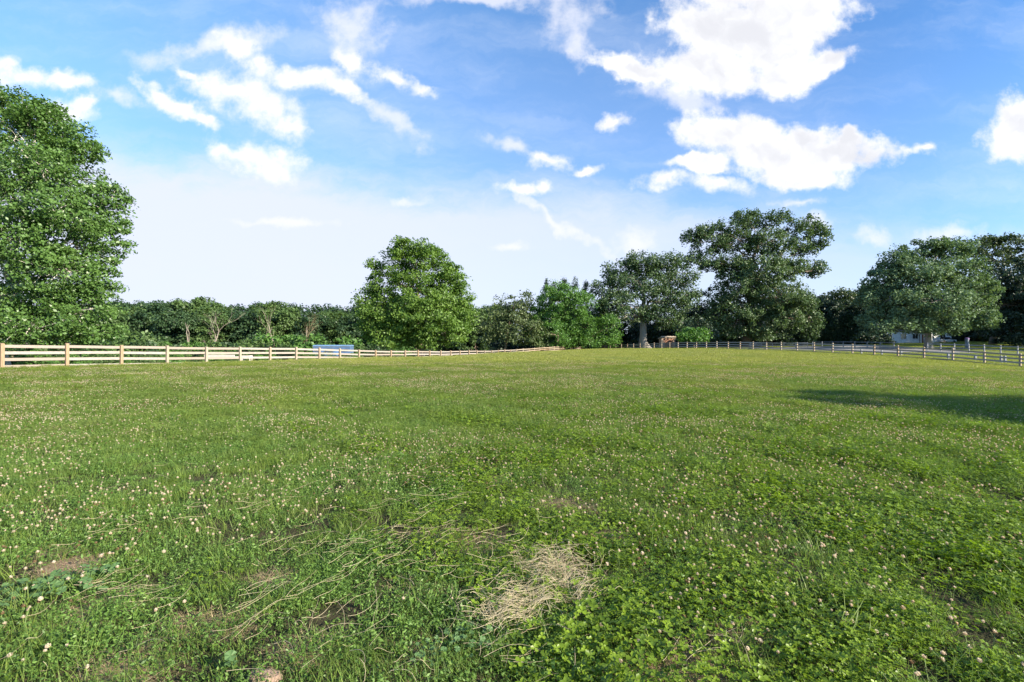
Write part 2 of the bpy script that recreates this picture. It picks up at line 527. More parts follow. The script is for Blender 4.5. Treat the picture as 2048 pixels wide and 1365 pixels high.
# ------------------------------------------------------------------ fences
def fence(name, pts, label, cat, group, rails, rail_h, post_h, post_w, mats, side, span=2, seed=1, rail_t=.035):
    """pts: post foot positions; side: +1/-1 which face of the posts carries the boards"""
    r = random.Random(seed)
    x0, y0 = pts[0]
    root = empty(name, (x0, y0, gz(x0, y0)))
    tag(root, label, cat, group)
    B = root.location
    P = []
    for i, (x, y) in enumerate(pts):
        P.append(Vector((x - B.x, y - B.y, gz(x, y) - B.z)))
    for i, p in enumerate(P):
        d = (P[min(i + 1, len(P) - 1)] - P[max(i - 1, 0)])
        a = math.atan2(d.y, d.x)
        h = post_h + r.uniform(-.03, .05)
        m = MB()
        tx, ty = r.uniform(-.028, .028), r.uniform(-.028, .028)
        w2 = post_w / 2
        bot = [(-w2, -w2), (w2, -w2), (w2, w2), (-w2, w2)]
        ca, sa = math.cos(a), math.sin(a)
        pts8 = []
        for (hh, k, t) in ((-.35, 1, 0), (h, 1.0, 1)):
            for (u_, v_) in bot:
                pts8.append((p.x + u_ * ca - v_ * sa + tx * t, p.y + u_ * sa + v_ * ca + ty * t, p.z + hh + (.02 if (t and v_ > 0) else 0)))
        m.hexa(pts8)
        # bevelled cap
        top = pts8[4:]
        cx = sum(q[0] for q in top) / 4; cy = sum(q[1] for q in top) / 4
        cap = [(cx + (q[0] - cx) * .78, cy + (q[1] - cy) * .78, q[2] + .018) for q in top]
        m.hexa([(q[0], q[1], q[2] + .001) for q in top] + cap)
        o = m.build('post', mats[0], root)
    for (z0, col) in rails:
        i = 0
        first = r.choice([1, 2]) if span == 2 else span
        while i < len(P) - 1:
            j = min(i + (first if i == 0 else span), len(P) - 1)
            m = MB()
            zj = r.uniform(-.012, .012)
            for k in range(i, j):
                a, b = P[k], P[k + 1]
                d = (b - a); L = math.hypot(d.x, d.y)
                nx, ny = -d.y / L * side, d.x / L * side
                o1 = post_w / 2 + .002; o2 = o1 + rail_t
                ex = .0
                za = a.z + z0 + zj; zb = b.z + z0 + zj + r.uniform(-.022, .018)
                m.hexa([(a.x + nx * o1, a.y + ny * o1, za), (b.x + nx * o1, b.y + ny * o1, zb), (b.x + nx * o2, b.y + ny * o2, zb), (a.x + nx * o2, a.y + ny * o2, za),
                        (a.x + nx * o1, a.y + ny * o1, za + rail_h), (b.x + nx * o1, b.y + ny * o1, zb + rail_h), (b.x + nx * o2, b.y + ny * o2, zb + rail_h), (a.x + nx * o2, a.y + ny * o2, za + rail_h)])
            m.build('rail', mats[1], root)
            i = j
    return root


R4 = [(.04, 0), (.37, 0), (.70, 0), (1.02, 0)]
fence('board_fence', [PL(n) for n in range(-3, 27)], 'pale new four-board wooden fence along the left edge of the field, bright in the sun', 'fence', None,
      R4, .14, 1.20, .13, (M['post_new'], M['board']), +1, 2, 3)
midp = []
A0 = np.array(PL(26)); A1 = np.array(PR(33))
for k in range(0, 17):
    midp.append(tuple(A0 + (A1 - A0) * ((k + .08) / 17)))
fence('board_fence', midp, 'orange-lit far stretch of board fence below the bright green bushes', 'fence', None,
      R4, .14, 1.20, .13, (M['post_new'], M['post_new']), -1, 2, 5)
fence('board_fence', [PR(n) for n in range(33, -4, -1)], 'shade-tinted grey board fence with sunlit posts along the back and right edge of the field', 'fence', None,
      R4, .14, 1.20, .14, (M['post_new'], M['board_grey']), -1, 2, 4)

# second, lower grey fences round the sand arena and lawn
def line(a, b, n):
    return [(a[0] + (b[0] - a[0]) * i / (n - 1), a[1] + (b[1] - a[1]) * i / (n - 1)) for i in range(n)]


fence('rail_fence', line(((1625 - 1024) / F * 96, 96), ((1788 - 1024) / F * 78, 78), 8), 'low grey two-rail fence behind the pale sand arena strip', 'fence', None,
      [(.55, 0), (1.05, 0)], .10, 1.16, .12, (M['grey_wood'], M['grey_wood']), -1, 2, 9)
fence('rail_fence', line(((1855 - 1024) / F * 72, 72), ((2110 - 1024) / F * 58, 58), 9), 'blue-grey two-rail fence in the shade at the right, in front of the dark lawn', 'fence', None,
      [(.55, 0), (1.02, 0)], .12, 1.16, .12, (M['grey_wood'], M['grey_wood']), -1, 2, 10)
fence('rail_fence', line(((1500 - 1024) / F * 100, 100), ((1615 - 1024) / F * 96, 96), 6), 'low grey rail fence under the drooping branches of the tallest oak', 'fence', None,
      [(.5, 0), (.95, 0)], .10, 1.1, .12, (M['grey_wood'], M['grey_wood']), -1, 2, 11)
fence('rail_fence', line(((700 - 1024) / F * 62, 62), ((905 - 1024) / F * 92, 92), 12), 'grey weathered log-rail fence beyond the left board fence, under the round maple', 'fence', None,
      [(.35, 0), (.85, 0)], .12, 1.1, .12, (M['board_grey'], M['board_grey']), -1, 2, 12)

# short posts with weeds behind the right fence
for (px, Z, h) in ((1700, 54, .62), (1741, 52.5, .6), (1780, 51, .62), (1826, 49, .66), (1875, 47.5, .66), (1930, 46, .66), (1982, 44.5, .72), (1990, 44.2, .72)):
    X = (px - 1024) / F * Z + 2.2
    m = MB(); m.box((0, 0, h / 2 - .1), (.15, .15, h + .2)); m.box((0, 0, h + .012), (.12, .12, .02))
    o = m.build('short_post', M['grey_wood'], None, (X, Z + 1.2, gz(X, Z + 1.2)))
    tag(o, 'short grey wooden post standing in a row behind the right board fence', 'post', 'short posts behind the right fence')


# ------------------------------------------------------------------ trees
def unit(r, n):
    v_ = r.normal(size=(n, 3))
    return v_ / np.linalg.norm(v_, axis=1, keepdims=True)


def leaf_arrays(r, P, size, up=0.5, outc=None, aspect=.62, tint=None, droop=None):
    n = len(P)
    nrm = unit(r, n) + np.array([0, 0, up])
    if outc is not None:
        o = P - outc
        nrm += .5 * o / (np.linalg.norm(o, axis=1, keepdims=True) + 1e-6)
    nrm /= np.linalg.norm(nrm, axis=1, keepdims=True)
    t = np.cross(nrm, unit(r, n)); t /= np.linalg.norm(t, axis=1, keepdims=True) + 1e-9
    if droop is not None:
        t[:, 2] -= droop; t /= np.linalg.norm(t, axis=1, keepdims=True)
    b = np.cross(nrm, t)
    b /= np.linalg.norm(b, axis=1, keepdims=True) + 1e-9
    s = (size * .92 * r.uniform(.45, 1.45, n))[:, None]
    V = np.empty((n, 4, 3))
    V[:, 0] = P - t * s * .5
    V[:, 1] = P + b * s * .5 * aspect + nrm * s * .08
    V[:, 2] = P + t * s * .5
    V[:, 3] = P - b * s * .5 * aspect + nrm * s * .08
    Q = np.arange(4 * n).reshape(n, 4)
    T = r.uniform(0, 1, n) if tint is None else tint
    return V.reshape(-1, 3), Q, T


def curve_pts(r, a, b, sag, n=5, jit=.06):
    a = np.array(a, float); b = np.array(b, float)
    L = np.linalg.norm(b - a)
    out = []
    for i in range(n + 1):
        s = i / n
        p = a + (b - a) * s
        p = p + np.array([0, 0, sag * L * math.sin(math.pi * s)])
        if 0 < i < n: p = p + r.normal(size=3) * L * jit
        out.append(tuple(p))
    return out


def tree(name, base, blobs_, leaf, bark, size, per, crad, trunk_r, label, cat='tree', group=None, seed=1, up=.5, flat=.55,
         fork=.3, limbs=True, twigs=.25, lean=(0, 0), kind=None, trunk_top=None, surf=.3, droop=None, base_z=None, tufts=0.0, aspect=.62):
    """blobs_: list of (x,y,z,rx,ry,rz,n) in world units, absolute"""
    r = np.random.default_rng(seed)
    bx, by = base
    bz = gz(bx, by) if base_z is None else base_z
    root = empty(name, (bx, by, bz))
    tag(root, label, cat, group, kind)
    O = np.array([bx, by, bz])
    Ps = []; Ts = []; cl = []
    for (x, y, z, rx, ry, rz, n) in blobs_:
        c = np.array([x, y, z]) - O
        n = max(3, int(n * 1.3)); d = unit(r, n)
        k = r.uniform(0, 1, n) ** surf
        cc = c + d * k[:, None] * np.array([rx, ry, rz])
        cl.append((c, cc))
        for q in cc:
            if q[2] < .25: q[2] = .25 + abs(r.normal()) * .3
            m = int(per * 1.3 * r.uniform(.5, 1.4))
            rad = crad * r.uniform(.55, 1.3)
            g = unit(r, m) * (r.uniform(0, 1, m) ** .45)[:, None] * rad
            g[:, 2] *= flat
            # droop away from the middle of the cluster
            g[:, 2] -= .25 * np.hypot(g[:, 0], g[:, 1]) ** 2 / max(rad, .01)
            p = q + g
            p[:, 2] = np.maximum(p[:, 2], .1)
            Ps.append(p)
            Ts.append(np.clip(r.uniform(0, 1, m) * .6 + r.uniform(0, .4), 0, 1))
    P = np.concatenate(Ps); T = np.concatenate(Ts)
    ctr = P.mean(0)
    V, Q, T = leaf_arrays(r, P, size, up, ctr, aspect, T, droop)
    me = mesh_np('crown', V, Q, False, T)
    link('crown', me, root, mat=leaf)
    m = MB()
    zt = P[:, 2].max()
    top = np.array([ctr[0] + lean[0], ctr[1] + lean[1], zt * (trunk_top or .78)])
    tp = []
    nseg = 9
    for i in range(nseg + 1):
        s = i / nseg
        w_ = s ** 1.6
        tp.append((top[0] * w_ + r.normal() * trunk_r * .35 * (i > 0), top[1] * w_ + r.normal() * trunk_r * .35 * (i > 0), -.3 + (top[2] + .3) * s))
    rad = [trunk_r * (1.55 if i == 0 else (1.08 if i == 1 else 1)) * (1 - .86 * (i / nseg) ** 1.1) for i in range(nseg + 1)]
    m.tube(tp, rad, 10)

    def on_trunk(s):
        f = s * nseg; i = min(int(f), nseg - 1); q = f - i
        a = np.array(tp[i]); b = np.array(tp[i + 1])
        return a + (b - a) * q, rad[i] + (rad[i + 1] - rad[i]) * q
    if limbs:
        for (c, cc) in cl:
            hz = max(.5, (c[2] - .35 * np.hypot(c[0], c[1])))
            s = min(.92, max(fork, hz / max(top[2], .1)))
            a, ra = on_trunk(s)
            pts = curve_pts(r, a, c, .08, 5)
            r0 = ra * .55
            m.tube(pts, [max(r0 * (1 - .75 * i / 5), .02) for i in range(6)], 6)
            nt = int(len(cc) * twigs)
            for q in cc[:nt]:
                k = r.integers(2, 6)
                m.tube(curve_pts(r, pts[k], q, .05, 3), [max(r0 * .32, .012), max(r0 * .22, .01), max(r0 * .13, .008), max(r0 * .05, .005)], 4, cap=False)
    m.build('trunk', bark, root, smooth=True)
    return root


def cpx(Z, specs, zs=1.0):
    """specs: (px, py, rx, ry, ddepth, n) in photo pixels; returns world ellipsoids"""
    o = []
    for (px, py, rx, ry, dd, n) in specs:
        z = Z + dd
        c = at(px, py, z)
        k = z / F
        o.append((c[0], c[1], c[2], rx * k, .5 * (rx + ry) * k * zs, ry * k, n))
    return o


# --- large pale-barked tree at the left
ZL = 31.0
left_specs = [(-30, 260, 75, 75, 0, 55), (60, 285, 75, 65, 0, 60), (140, 330, 66, 66, .5, 55), (-80, 380, 90, 90, 0, 50), (10, 380, 90, 70, -2, 70),
              (75, 235, 52, 36, 0, 34), (135, 275, 46, 38, 0, 28), (25, 215, 36, 36, 0, 22), (195, 410, 56, 52, 0, 46), (110, 430, 80, 60, -2.5, 64), (20, 480, 100, 60, -3, 80), (185, 490, 62, 56, 0, 50), (215, 455, 36, 36, 0, 20), (90, 340, 70, 60, -2, 50), (-90, 500, 100, 80, 0, 50),
              (120, 540, 90, 50, -2, 60), (180, 575, 52, 44, 0, 34), (30, 590, 90, 36, -1.5, 40), (150, 620, 78, 44, -1, 52), (60, 655, 120, 45, -2, 80), (170, 668, 75, 32, -.5, 34),
              (-60, 620, 90, 60, 0, 40), (0, 190, 16, 30, 0, 8), (82, 218, 20, 26, 0, 10), (170, 300, 24, 26, 0, 10), (225, 395, 26, 24, 0, 9), (-40, 210, 40, 40, 0, 20),
              (60, 400, 110, 110, 3, 26), (60, 560, 120, 80, 3, 26)]
left_specs = [(a, b, c, d, e_, int(n * .9)) for (a, b, c, d, e_, n) in left_specs]
tree('broadleaf_tree', (at(-14, 700, ZL)[0], ZL + .6), cpx(ZL, left_specs), M['lf_left'], M['bark_pale'], .19, 66, .70, .34,
     'tall leafy tree with pale branches at the left edge, behind the board fence', seed=11, twigs=.55, fork=.12, surf=.33)

# --- round bright green maple in the middle
ZM = 72
maple = [(840, 545, 62, 62, 0, 60), (800, 520, 42, 38, 1, 26), (885, 560, 48, 44, 0, 36), (775, 570, 44, 46, 0, 36), (905, 610, 44, 42, -1, 38), (765, 625, 48, 46, -1, 44),
         (835, 620, 62, 48, -4, 60), (925, 640, 30, 32, 0, 20), (790, 668, 60, 28, -3, 40), (880, 670, 62, 28, -3, 46), (735, 650, 22, 34, 1, 14), (835, 600, 80, 80, 4, 60),
         (812, 494, 30, 22, 0, 16), (860, 508, 30, 22, 0, 16), (752, 545, 18, 28, 0, 10), (905, 555, 26, 30, 0, 16), (925, 595, 22, 30, 0, 14), (735, 605, 18, 30, 0, 12), (780, 640, 50, 40, -2, 36), (870, 630, 60, 44, -3, 44)]
tree('maple_tree', (at(838, 700, ZM)[0], ZM), cpx(ZM, maple), M['lf_maple'], M['bark'], .34, 75, 1.25, .42,
     'round bright green maple standing alone behind the left board fence', seed=12, twigs=.3, fork=.15, surf=.3)

# --- group between maple and oaks
tree('broadleaf_tree', (at(1010, 700, 98)[0], 98), cpx(98, [(1015, 620, 38, 32, 0, 30), (1045, 605, 24, 24, 1, 16), (1030, 655, 52, 38, -1, 46), (975, 650, 26, 38, 0, 22), (1060, 670, 42, 25, -2, 26)]),
     M['lf_pale'], M['bark'], .42, 60, 1.5, .3, 'dull grey-green tree with pale clumps just right of the round maple', seed=13, surf=.3)
tree('broadleaf_tree', (at(1115, 700, 99)[0], 99), cpx(99, [(1120, 610, 46, 40, 0, 46), (1085, 630, 36, 36, 1, 28), (1095, 670, 46, 30, -1, 34), (1145, 630, 28, 34, 1, 20), (1120, 580, 34, 24, 1, 22), (1160, 600, 24, 30, 1, 16)]),
     M['lf_green'], M['bark'], .40, 75, 1.4, .3, 'bright green rounded tree in front of the pine, between the maple and the oaks', seed=14, surf=.3)
tree('shrub', (at(1180, 700, 103)[0], 103), cpx(103, [(1130, 665, 34, 26, -1, 26), (1170, 655, 36, 26, -1, 28), (1215, 660, 26, 34, -1, 26), (1180, 680, 56, 16, -2, 30)]),
     M['lf_green'], M['bark'], .38, 75, 1.3, .14, 'wide light green bush right above the orange-lit stretch of fence', 'shrub', seed=15, surf=.3)


def pine(name, X, Y, H, Rb, label, seed, group=None, mat='lf_pine'):
    r = np.random.default_rng(seed)
    bl = []
    b0 = gz(X, Y)
    k = 20
    for i in range(k):
        s = i / (k - 1)
        rr = Rb * (1 - .93 * s ** 1.7)
        for q in range(max(1, int(5 * (1 - s)) + 1)):
            a = r.uniform(0, 6.283); o_ = rr * r.uniform(.3, .8)
            bl.append((X + math.cos(a) * o_, Y + math.sin(a) * o_, b0 + H * (.14 + .82 * s) + r.normal() * .2, rr * .4, rr * .4, H * .035, 4))
    return tree(name, (X, Y), bl, M[mat], M['bark'], .42, 24, Rb * .16, Rb * .05, label, 'tree', group, seed, up=.2, flat=1.3, fork=.1, twigs=.0, surf=.5, aspect=.35, trunk_top=.97)


for (px, py, sd_) in ((1092, 556, 1), (1110, 562, 7), (1131, 551, 2), (1150, 558, 3), (1172, 556, 4)):
    X = (px - 1024) / F * 112; zt = at(px, py, 112)[2]
    pine('pine_tree', X, 112 + (sd_ % 3), zt - gz(X, 112), 4.3, 'dark pine with a spiky top showing above the bright green rounded tree', 30 + sd_, 'pines behind the rounded tree')

# --- first oak (trunk visible)
ZO = 108
oak1 = [(1285, 525, 44, 22, 0, 30), (1240, 540, 42, 24, 0, 30), (1215, 575, 36, 26, -1, 26), (1330, 535, 40, 24, 0, 28), (1362, 560, 34, 26, 0, 22), (1285, 570, 56, 30, -2, 46),
        (1240, 610, 48, 26, -3, 36), (1205, 625, 26, 28, -1, 20), (1345, 600, 46, 24, -2, 30), (1320, 630, 34, 22, -3, 20), (1380, 592, 20, 14, 0, 8), (1350, 640, 30, 18, -2, 14), (1225, 645, 26, 22, -2, 14), (1290, 575, 90, 50, 4, 44),
        (1352, 518, 22, 14, 0, 8)]
tree('oak_tree', (at(1292, 697, ZO)[0], ZO), cpx(ZO, oak1), M['lf_oak'], M['bark_grey'], .46, 66, 1.55, .95,
     'spreading oak with a thick bare grey trunk beside the small shed', seed=21, flat=.8, fork=.42, twigs=.35, surf=.3, trunk_top=.72)
# --- tallest oak
ZB = 110
oak2 = [(1490, 435, 30, 14, 0, 14), (1465, 455, 40, 18, 0, 22), (1400, 465, 36, 18, 0, 20), (1380, 480, 22, 14, 0, 9), (1425, 490, 40, 22, 0, 24), (1545, 440, 36, 20, 0, 22), (1600, 455, 34, 22, 0, 22), (1638, 475, 18, 28, 0, 14),
        (1480, 480, 44, 24, -1, 30), (1540, 485, 50, 30, -2, 40), (1610, 495, 30, 22, 0, 18), (1415, 525, 42, 16, 0, 20), (1390, 520, 24, 14, 0, 9), (1455, 530, 44, 22, -1, 28), (1635, 535, 16, 12, 0, 6), (1622, 545, 22, 10, 0, 7),
        (1520, 540, 58, 30, -3, 50), (1575, 535, 36, 26, -2, 24), (1480, 575, 48, 30, -3, 42), (1560, 590, 56, 36, -4, 56), (1600, 600, 34, 26, -3, 26), (1500, 620, 56, 30, -4, 46), (1450, 600, 34, 22, -1, 18), (1615, 640, 24, 22, -3, 16),
        (1560, 640, 50, 26, -4, 36), (1470, 650, 46, 22, -3, 26), (1530, 665, 46, 14, -4, 20), (1430, 635, 30, 22, -1, 14), (1620, 668, 16, 10, -3, 8), (1520, 560, 70, 80, 4, 40)]
tree('oak_tree', (at(1490, 695, ZB)[0], ZB), cpx(ZB, oak2), M['lf_oak'], M['bark'], .48, 74, 1.42, 1.0,
     'tallest, widest oak on the skyline, with sky showing through its upper branches', seed=22, flat=.8, fork=.35, twigs=.5, surf=.3, trunk_top=.8)
# dark understorey between and behind the oaks
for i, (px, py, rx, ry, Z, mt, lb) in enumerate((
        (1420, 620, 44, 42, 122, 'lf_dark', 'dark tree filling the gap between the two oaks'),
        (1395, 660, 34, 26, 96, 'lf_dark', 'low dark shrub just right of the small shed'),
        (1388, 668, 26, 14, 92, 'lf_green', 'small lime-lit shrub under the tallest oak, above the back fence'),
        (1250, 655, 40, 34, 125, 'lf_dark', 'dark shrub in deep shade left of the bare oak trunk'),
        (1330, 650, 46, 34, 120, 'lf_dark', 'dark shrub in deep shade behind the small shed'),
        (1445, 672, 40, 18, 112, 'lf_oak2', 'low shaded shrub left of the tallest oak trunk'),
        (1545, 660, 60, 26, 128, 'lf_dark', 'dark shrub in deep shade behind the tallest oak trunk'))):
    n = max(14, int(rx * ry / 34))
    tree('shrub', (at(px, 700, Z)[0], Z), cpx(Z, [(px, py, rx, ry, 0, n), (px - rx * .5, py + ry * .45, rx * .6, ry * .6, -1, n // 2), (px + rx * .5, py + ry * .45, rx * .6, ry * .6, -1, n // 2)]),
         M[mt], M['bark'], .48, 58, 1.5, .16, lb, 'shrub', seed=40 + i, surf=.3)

# --- cedar row
for i, (px, py, wd) in enumerate(((1592, 632, 12), (1614, 630, 11), (1637, 627, 11), (1660, 626, 11), (1684, 626, 11), (1697, 625, 11), (1713, 622, 12), (1728, 628, 11))):
    Z = 119 - i * .9
    X = (px - 1024) / F * Z
    g0 = gz(X, Z); zt = at(px, py, Z)[2]
    H = zt - g0
    rr = wd * Z / F
    bl = []
    for k in range(9):
        s = k / 8
        q = rr * (1.0 if s < .55 else 1.0 - .85 * ((s - .55) / .45) ** 1.5)
        bl.append((X, Z, g0 + H * (.06 + .88 * s), q, q, H * .07, 9))
    tree('cedar_tree', (X, Z), bl, M['lf_arbor'], M['bark'], .34, 62, .62, .12, 'dark narrow columnar cedar in the row behind the sand arena', 'cedar tree', 'columnar cedars in a row', 60 + i,
         up=.6, flat=1.2, limbs=False, surf=.35, aspect=.4, trunk_top=.9)

# --- right tree
ZR = 80
rt = [(1800, 520, 36, 26, 0, 26), (1850, 500, 40, 24, 0, 30), (1905, 500, 40, 24, 0, 30), (1775, 560, 40, 32, 0, 36), (1840, 555, 60, 36, -2, 56), (1915, 550, 50, 36, -2, 46), (1955, 585, 32, 34, -1, 30),
      (1880, 600, 66, 34, -4, 60), (1780, 605, 50, 34, -2, 42), (1760, 640, 40, 26, -1, 26), (1820, 640, 50, 20, -2, 26), (1940, 632, 46, 16, -3, 26), (1965, 648, 26, 8, -3, 8), (1880, 645, 60, 18, -3, 28), (1740, 585, 22, 28, 0, 14), (1830, 570, 80, 60, 4, 40),
      (1978, 605, 14, 14, -1, 7), (1790, 535, 40, 30, 0, 24), (1800, 652, 56, 12, -3, 22), (1890, 656, 46, 10, -2, 14)]
tree('broadleaf_tree', (at(1857, 700, ZR)[0], ZR), cpx(ZR, rt), M['lf_teal'], M['bark_grey'], .40, 66, 1.2, .5,
     'broad silvery-green tree over the white house at the right', seed=23, flat=.75, fork=.25, twigs=.3, surf=.3)
tree('broadleaf_tree', (at(1985, 700, 100)[0], 100), cpx(100, [(1945, 490, 24, 18, 0, 16), (1985, 480, 24, 14, 0, 16), (2010, 490, 24, 24, 0, 18), (1960, 515, 40, 26, 0, 28), (2045, 500, 26, 34, 0, 26), (2000, 540, 60, 40, 1, 40), (2090, 520, 40, 50, 0, 30)]),
     M['lf_oak2'], M['bark'], .44, 50, 1.2, .5, 'tall thin-crowned tree with ragged top rising at the right edge', seed=24, fork=.3, twigs=.45)
tree('broadleaf_tree', (at(2050, 700, 90)[0], 90), cpx(90, [(2030, 560, 56, 42, 0, 60), (2010, 610, 52, 44, 0, 60), (2075, 600, 60, 60, 0, 60), (2020, 660, 60, 26, -1, 44), (2090, 660, 50, 30, 0, 30)]),
     M['lf_dark'], M['bark'], .44, 80, 1.4, .45, 'dense dark round tree cut by the right edge of the view', seed=25)
# a tree standing outside the picture at the right: its shadow lies on the field
xs, ys = 23.2, 2.3
tree('broadleaf_tree', (xs, ys), [(xs, ys, 6.6, 2.4, 2.6, 2.2, 90), (xs + .8, ys - .9, 4.7, 3.0, 3.4, 2.2, 90), (xs + 2, ys - 1.6, 6.0, 3.0, 3.4, 2.8, 90), (xs + 1.5, ys - 1.2, 2.8, 2.9, 3.0, 1.4, 60), (xs + 2.2, ys - 3.6, 5.6, 3.0, 3.2, 2.8, 100)], M['lf_left'], M['bark'], .22, 60, .7, .2,
     'broadleaf tree beside the field whose shadow falls across the grass at the right', seed=26)

# --- woodland: prototypes of trees, copied
def wood_proto(seed, mat, H, Rr, label, group, name='woodland_tree', loc=(0, 0), size=.55, per=46):
    r = np.random.default_rng(seed)
    x, y = loc
    b0 = gz(x, y)
    bl = [(x, y, b0 + H * .58, Rr * .8, Rr * .8, H * .32, 50)]
    for k in range(9):
        a = r.uniform(0, 2 * math.pi); q = r.uniform(.35, .8) * Rr
        z = (r.uniform(.28, .86) if k < 7 else .14) * H
        k2 = 1.0 - .45 * max(0, z / H - .6) / .4
        bl.append((x + math.cos(a) * q * k2, y + math.sin(a) * q * k2, b0 + z, Rr * .42, Rr * .42, H * .11, 14))
    return tree(name, (x, y), bl, M[mat], M['bark'], size, per, Rr * .26, H * .018, label, 'tree', group, seed, up=.6, flat=.6, twigs=.15, surf=.3)


WL = 'dark green woodland tree in the dense tree line beyond the left board fence'
WG = 'woodland tree line beyond the left fence'
protos = []
plist = [('lf_wood', 15.5, 5.0), ('lf_wood', 16.5, 5.6), ('lf_wood2', 14.5, 4.8), ('lf_wood', 15, 6.0), ('lf_wood2', 16, 5.2), ('lf_wood', 13.5, 5.2)]
pr = random.Random(5)
spots = []
for px in range(205, 1010, 30):
    spots.append((px + pr.uniform(-9, 9), 122 + pr.uniform(-5, 5), 0))
for px in range(160, 1010, 29):
    spots.append((px + pr.uniform(-9, 9), 140 + pr.uniform(-5, 5), 1))
for px in range(-60, 215, 45):
    spots.append((px + pr.uniform(-9, 9), 112 + pr.uniform(-6, 6), 2))
used = {}
for i, (px, Z, row) in enumerate(spots):
    X = (px - 1024) / F * Z
    k = i % len(plist) if i < len(plist) else pr.randrange(len(plist))
    mt, H, Rr = plist[k]
    # target skyline y about 600 +- 8
    ty = 602 + pr.uniform(-6, 8) - (6 if row == 1 else -10 if row == 0 else 0)
    if 690 < px < 720: ty += 2
    if px > 930: ty = 604 + pr.uniform(-2, 5)
    want = at(px, ty, Z)[2] - gz(X, Z)
    if k not in used:
        used[k] = (wood_proto(100 + k, mt, H, Rr, WL, WG, loc=(X, Z)), H)
        used[k][0].scale = (1, 1, want / H)
        cc = used[k][0]
    else:
        o, H0 = used[k]
        s = want / H0
        cc = copy_tree(o, (X, Z, gz(X, Z)), pr.uniform(0, 6.28), (s * pr.uniform(.85, 1.15), s * pr.uniform(.85, 1.15), s))
    tone = 'yellowish-green' if mt == 'lf_wood2' else 'dark green'
    cc['label'] = ('%s woodland tree in the front row beyond the left board fence' % tone,
                   '%s woodland tree on the skyline beyond the left board fence' % tone,
                   '%s woodland tree half hidden behind the large tree at the left edge' % tone)[row]
    cc['group'] = ('%s front row of the left woodland' % tone, '%s skyline of the left woodland' % tone, '%s trees behind the left edge tree' % tone)[row]
# understorey shrubs in front of the woodland
SG = 'understorey shrubs at the foot of the left woodland'
SL = 'leafy shrub at the foot of the woodland beyond the left fence'
sp = []
for i, (mt) in enumerate(('lf_wood2', 'lf_green', 'lf_wood')):
    X, Z = -40 - i * 5, 100
    b = gz(X, Z)
    lb_ = ('mid-green', 'bright green', 'dark')[i] + ' leafy shrub at the foot of the woodland beyond the left fence'
    sp.append(tree('shrub', (X, Z), [(X, Z, b + 2.2, 2.6, 2.4, 2.0, 26), (X + 1.4, Z, b + 1.3, 1.9, 1.8, 1.2, 14), (X - 1.6, Z - .3, b + 1.5, 1.9, 1.8, 1.3, 14)], M[mt], M['bark'], .40, 44, .95, .08, lb_, 'shrub', lb_.split(' leafy')[0] + ' understorey shrubs', 130 + i))
for i in range(40):
    px = 170 + i * 15.5 + pr.uniform(-8, 8); Z = 92 + pr.uniform(0, 20)
    X = (px - 1024) / F * Z
    s = pr.uniform(.8, 1.75)
    q_ = (0, 2, 0, 2, 1)[i % 5]
    lb_ = ('mid-green leafy shrub at the foot of the woodland beyond the left fence', 'bright green leafy shrub at the foot of the woodland beyond the left fence', 'dark leafy shrub at the foot of the woodland beyond the left fence')[q_]
    copy_tree(sp[q_], (X, Z, gz(X, Z) - .2), pr.uniform(0, 6), s, lb_)['group'] = lb_.split(' leafy')[0] + ' understorey shrubs'
for i in range(26):
    px = -60 + i * 31 + pr.uniform(-8, 8); Z = pr.uniform(40, 48) + i * .7
    X = (px - 1024) / F * Z
    s = pr.uniform(.32, .5)
    copy_tree(sp[(0, 1, 0)[i % 3]], (X, Z, gz(X, Z) - .1), pr.uniform(0, 6), s, 'low green weedy bush just beyond the left board fence')['group'] = 'low bushes along the outside of the left fence'

# woodland on the right, bluish and dark
RL = 'dark woodland tree on the skyline behind the row of columnar cedars'
RG = 'dark woodland on the right'
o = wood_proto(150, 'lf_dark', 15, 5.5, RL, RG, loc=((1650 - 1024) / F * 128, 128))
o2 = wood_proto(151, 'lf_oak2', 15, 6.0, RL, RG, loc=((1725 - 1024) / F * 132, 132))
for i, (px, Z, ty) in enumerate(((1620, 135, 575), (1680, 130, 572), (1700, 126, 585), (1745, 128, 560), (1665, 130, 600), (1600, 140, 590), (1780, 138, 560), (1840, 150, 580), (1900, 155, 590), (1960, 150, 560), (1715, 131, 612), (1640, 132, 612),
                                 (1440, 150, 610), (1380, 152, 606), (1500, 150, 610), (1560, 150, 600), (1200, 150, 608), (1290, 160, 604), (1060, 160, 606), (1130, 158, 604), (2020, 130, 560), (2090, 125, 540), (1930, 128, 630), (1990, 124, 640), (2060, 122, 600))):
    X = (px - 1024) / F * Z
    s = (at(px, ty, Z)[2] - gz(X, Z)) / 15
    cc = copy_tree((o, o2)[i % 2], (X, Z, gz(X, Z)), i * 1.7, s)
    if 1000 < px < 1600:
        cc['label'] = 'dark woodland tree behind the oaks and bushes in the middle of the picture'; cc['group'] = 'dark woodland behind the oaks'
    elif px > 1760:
        cc['label'] = 'dark shaded woodland tree behind the white house and the lawn'; cc['group'] = 'dark woodland behind the house'


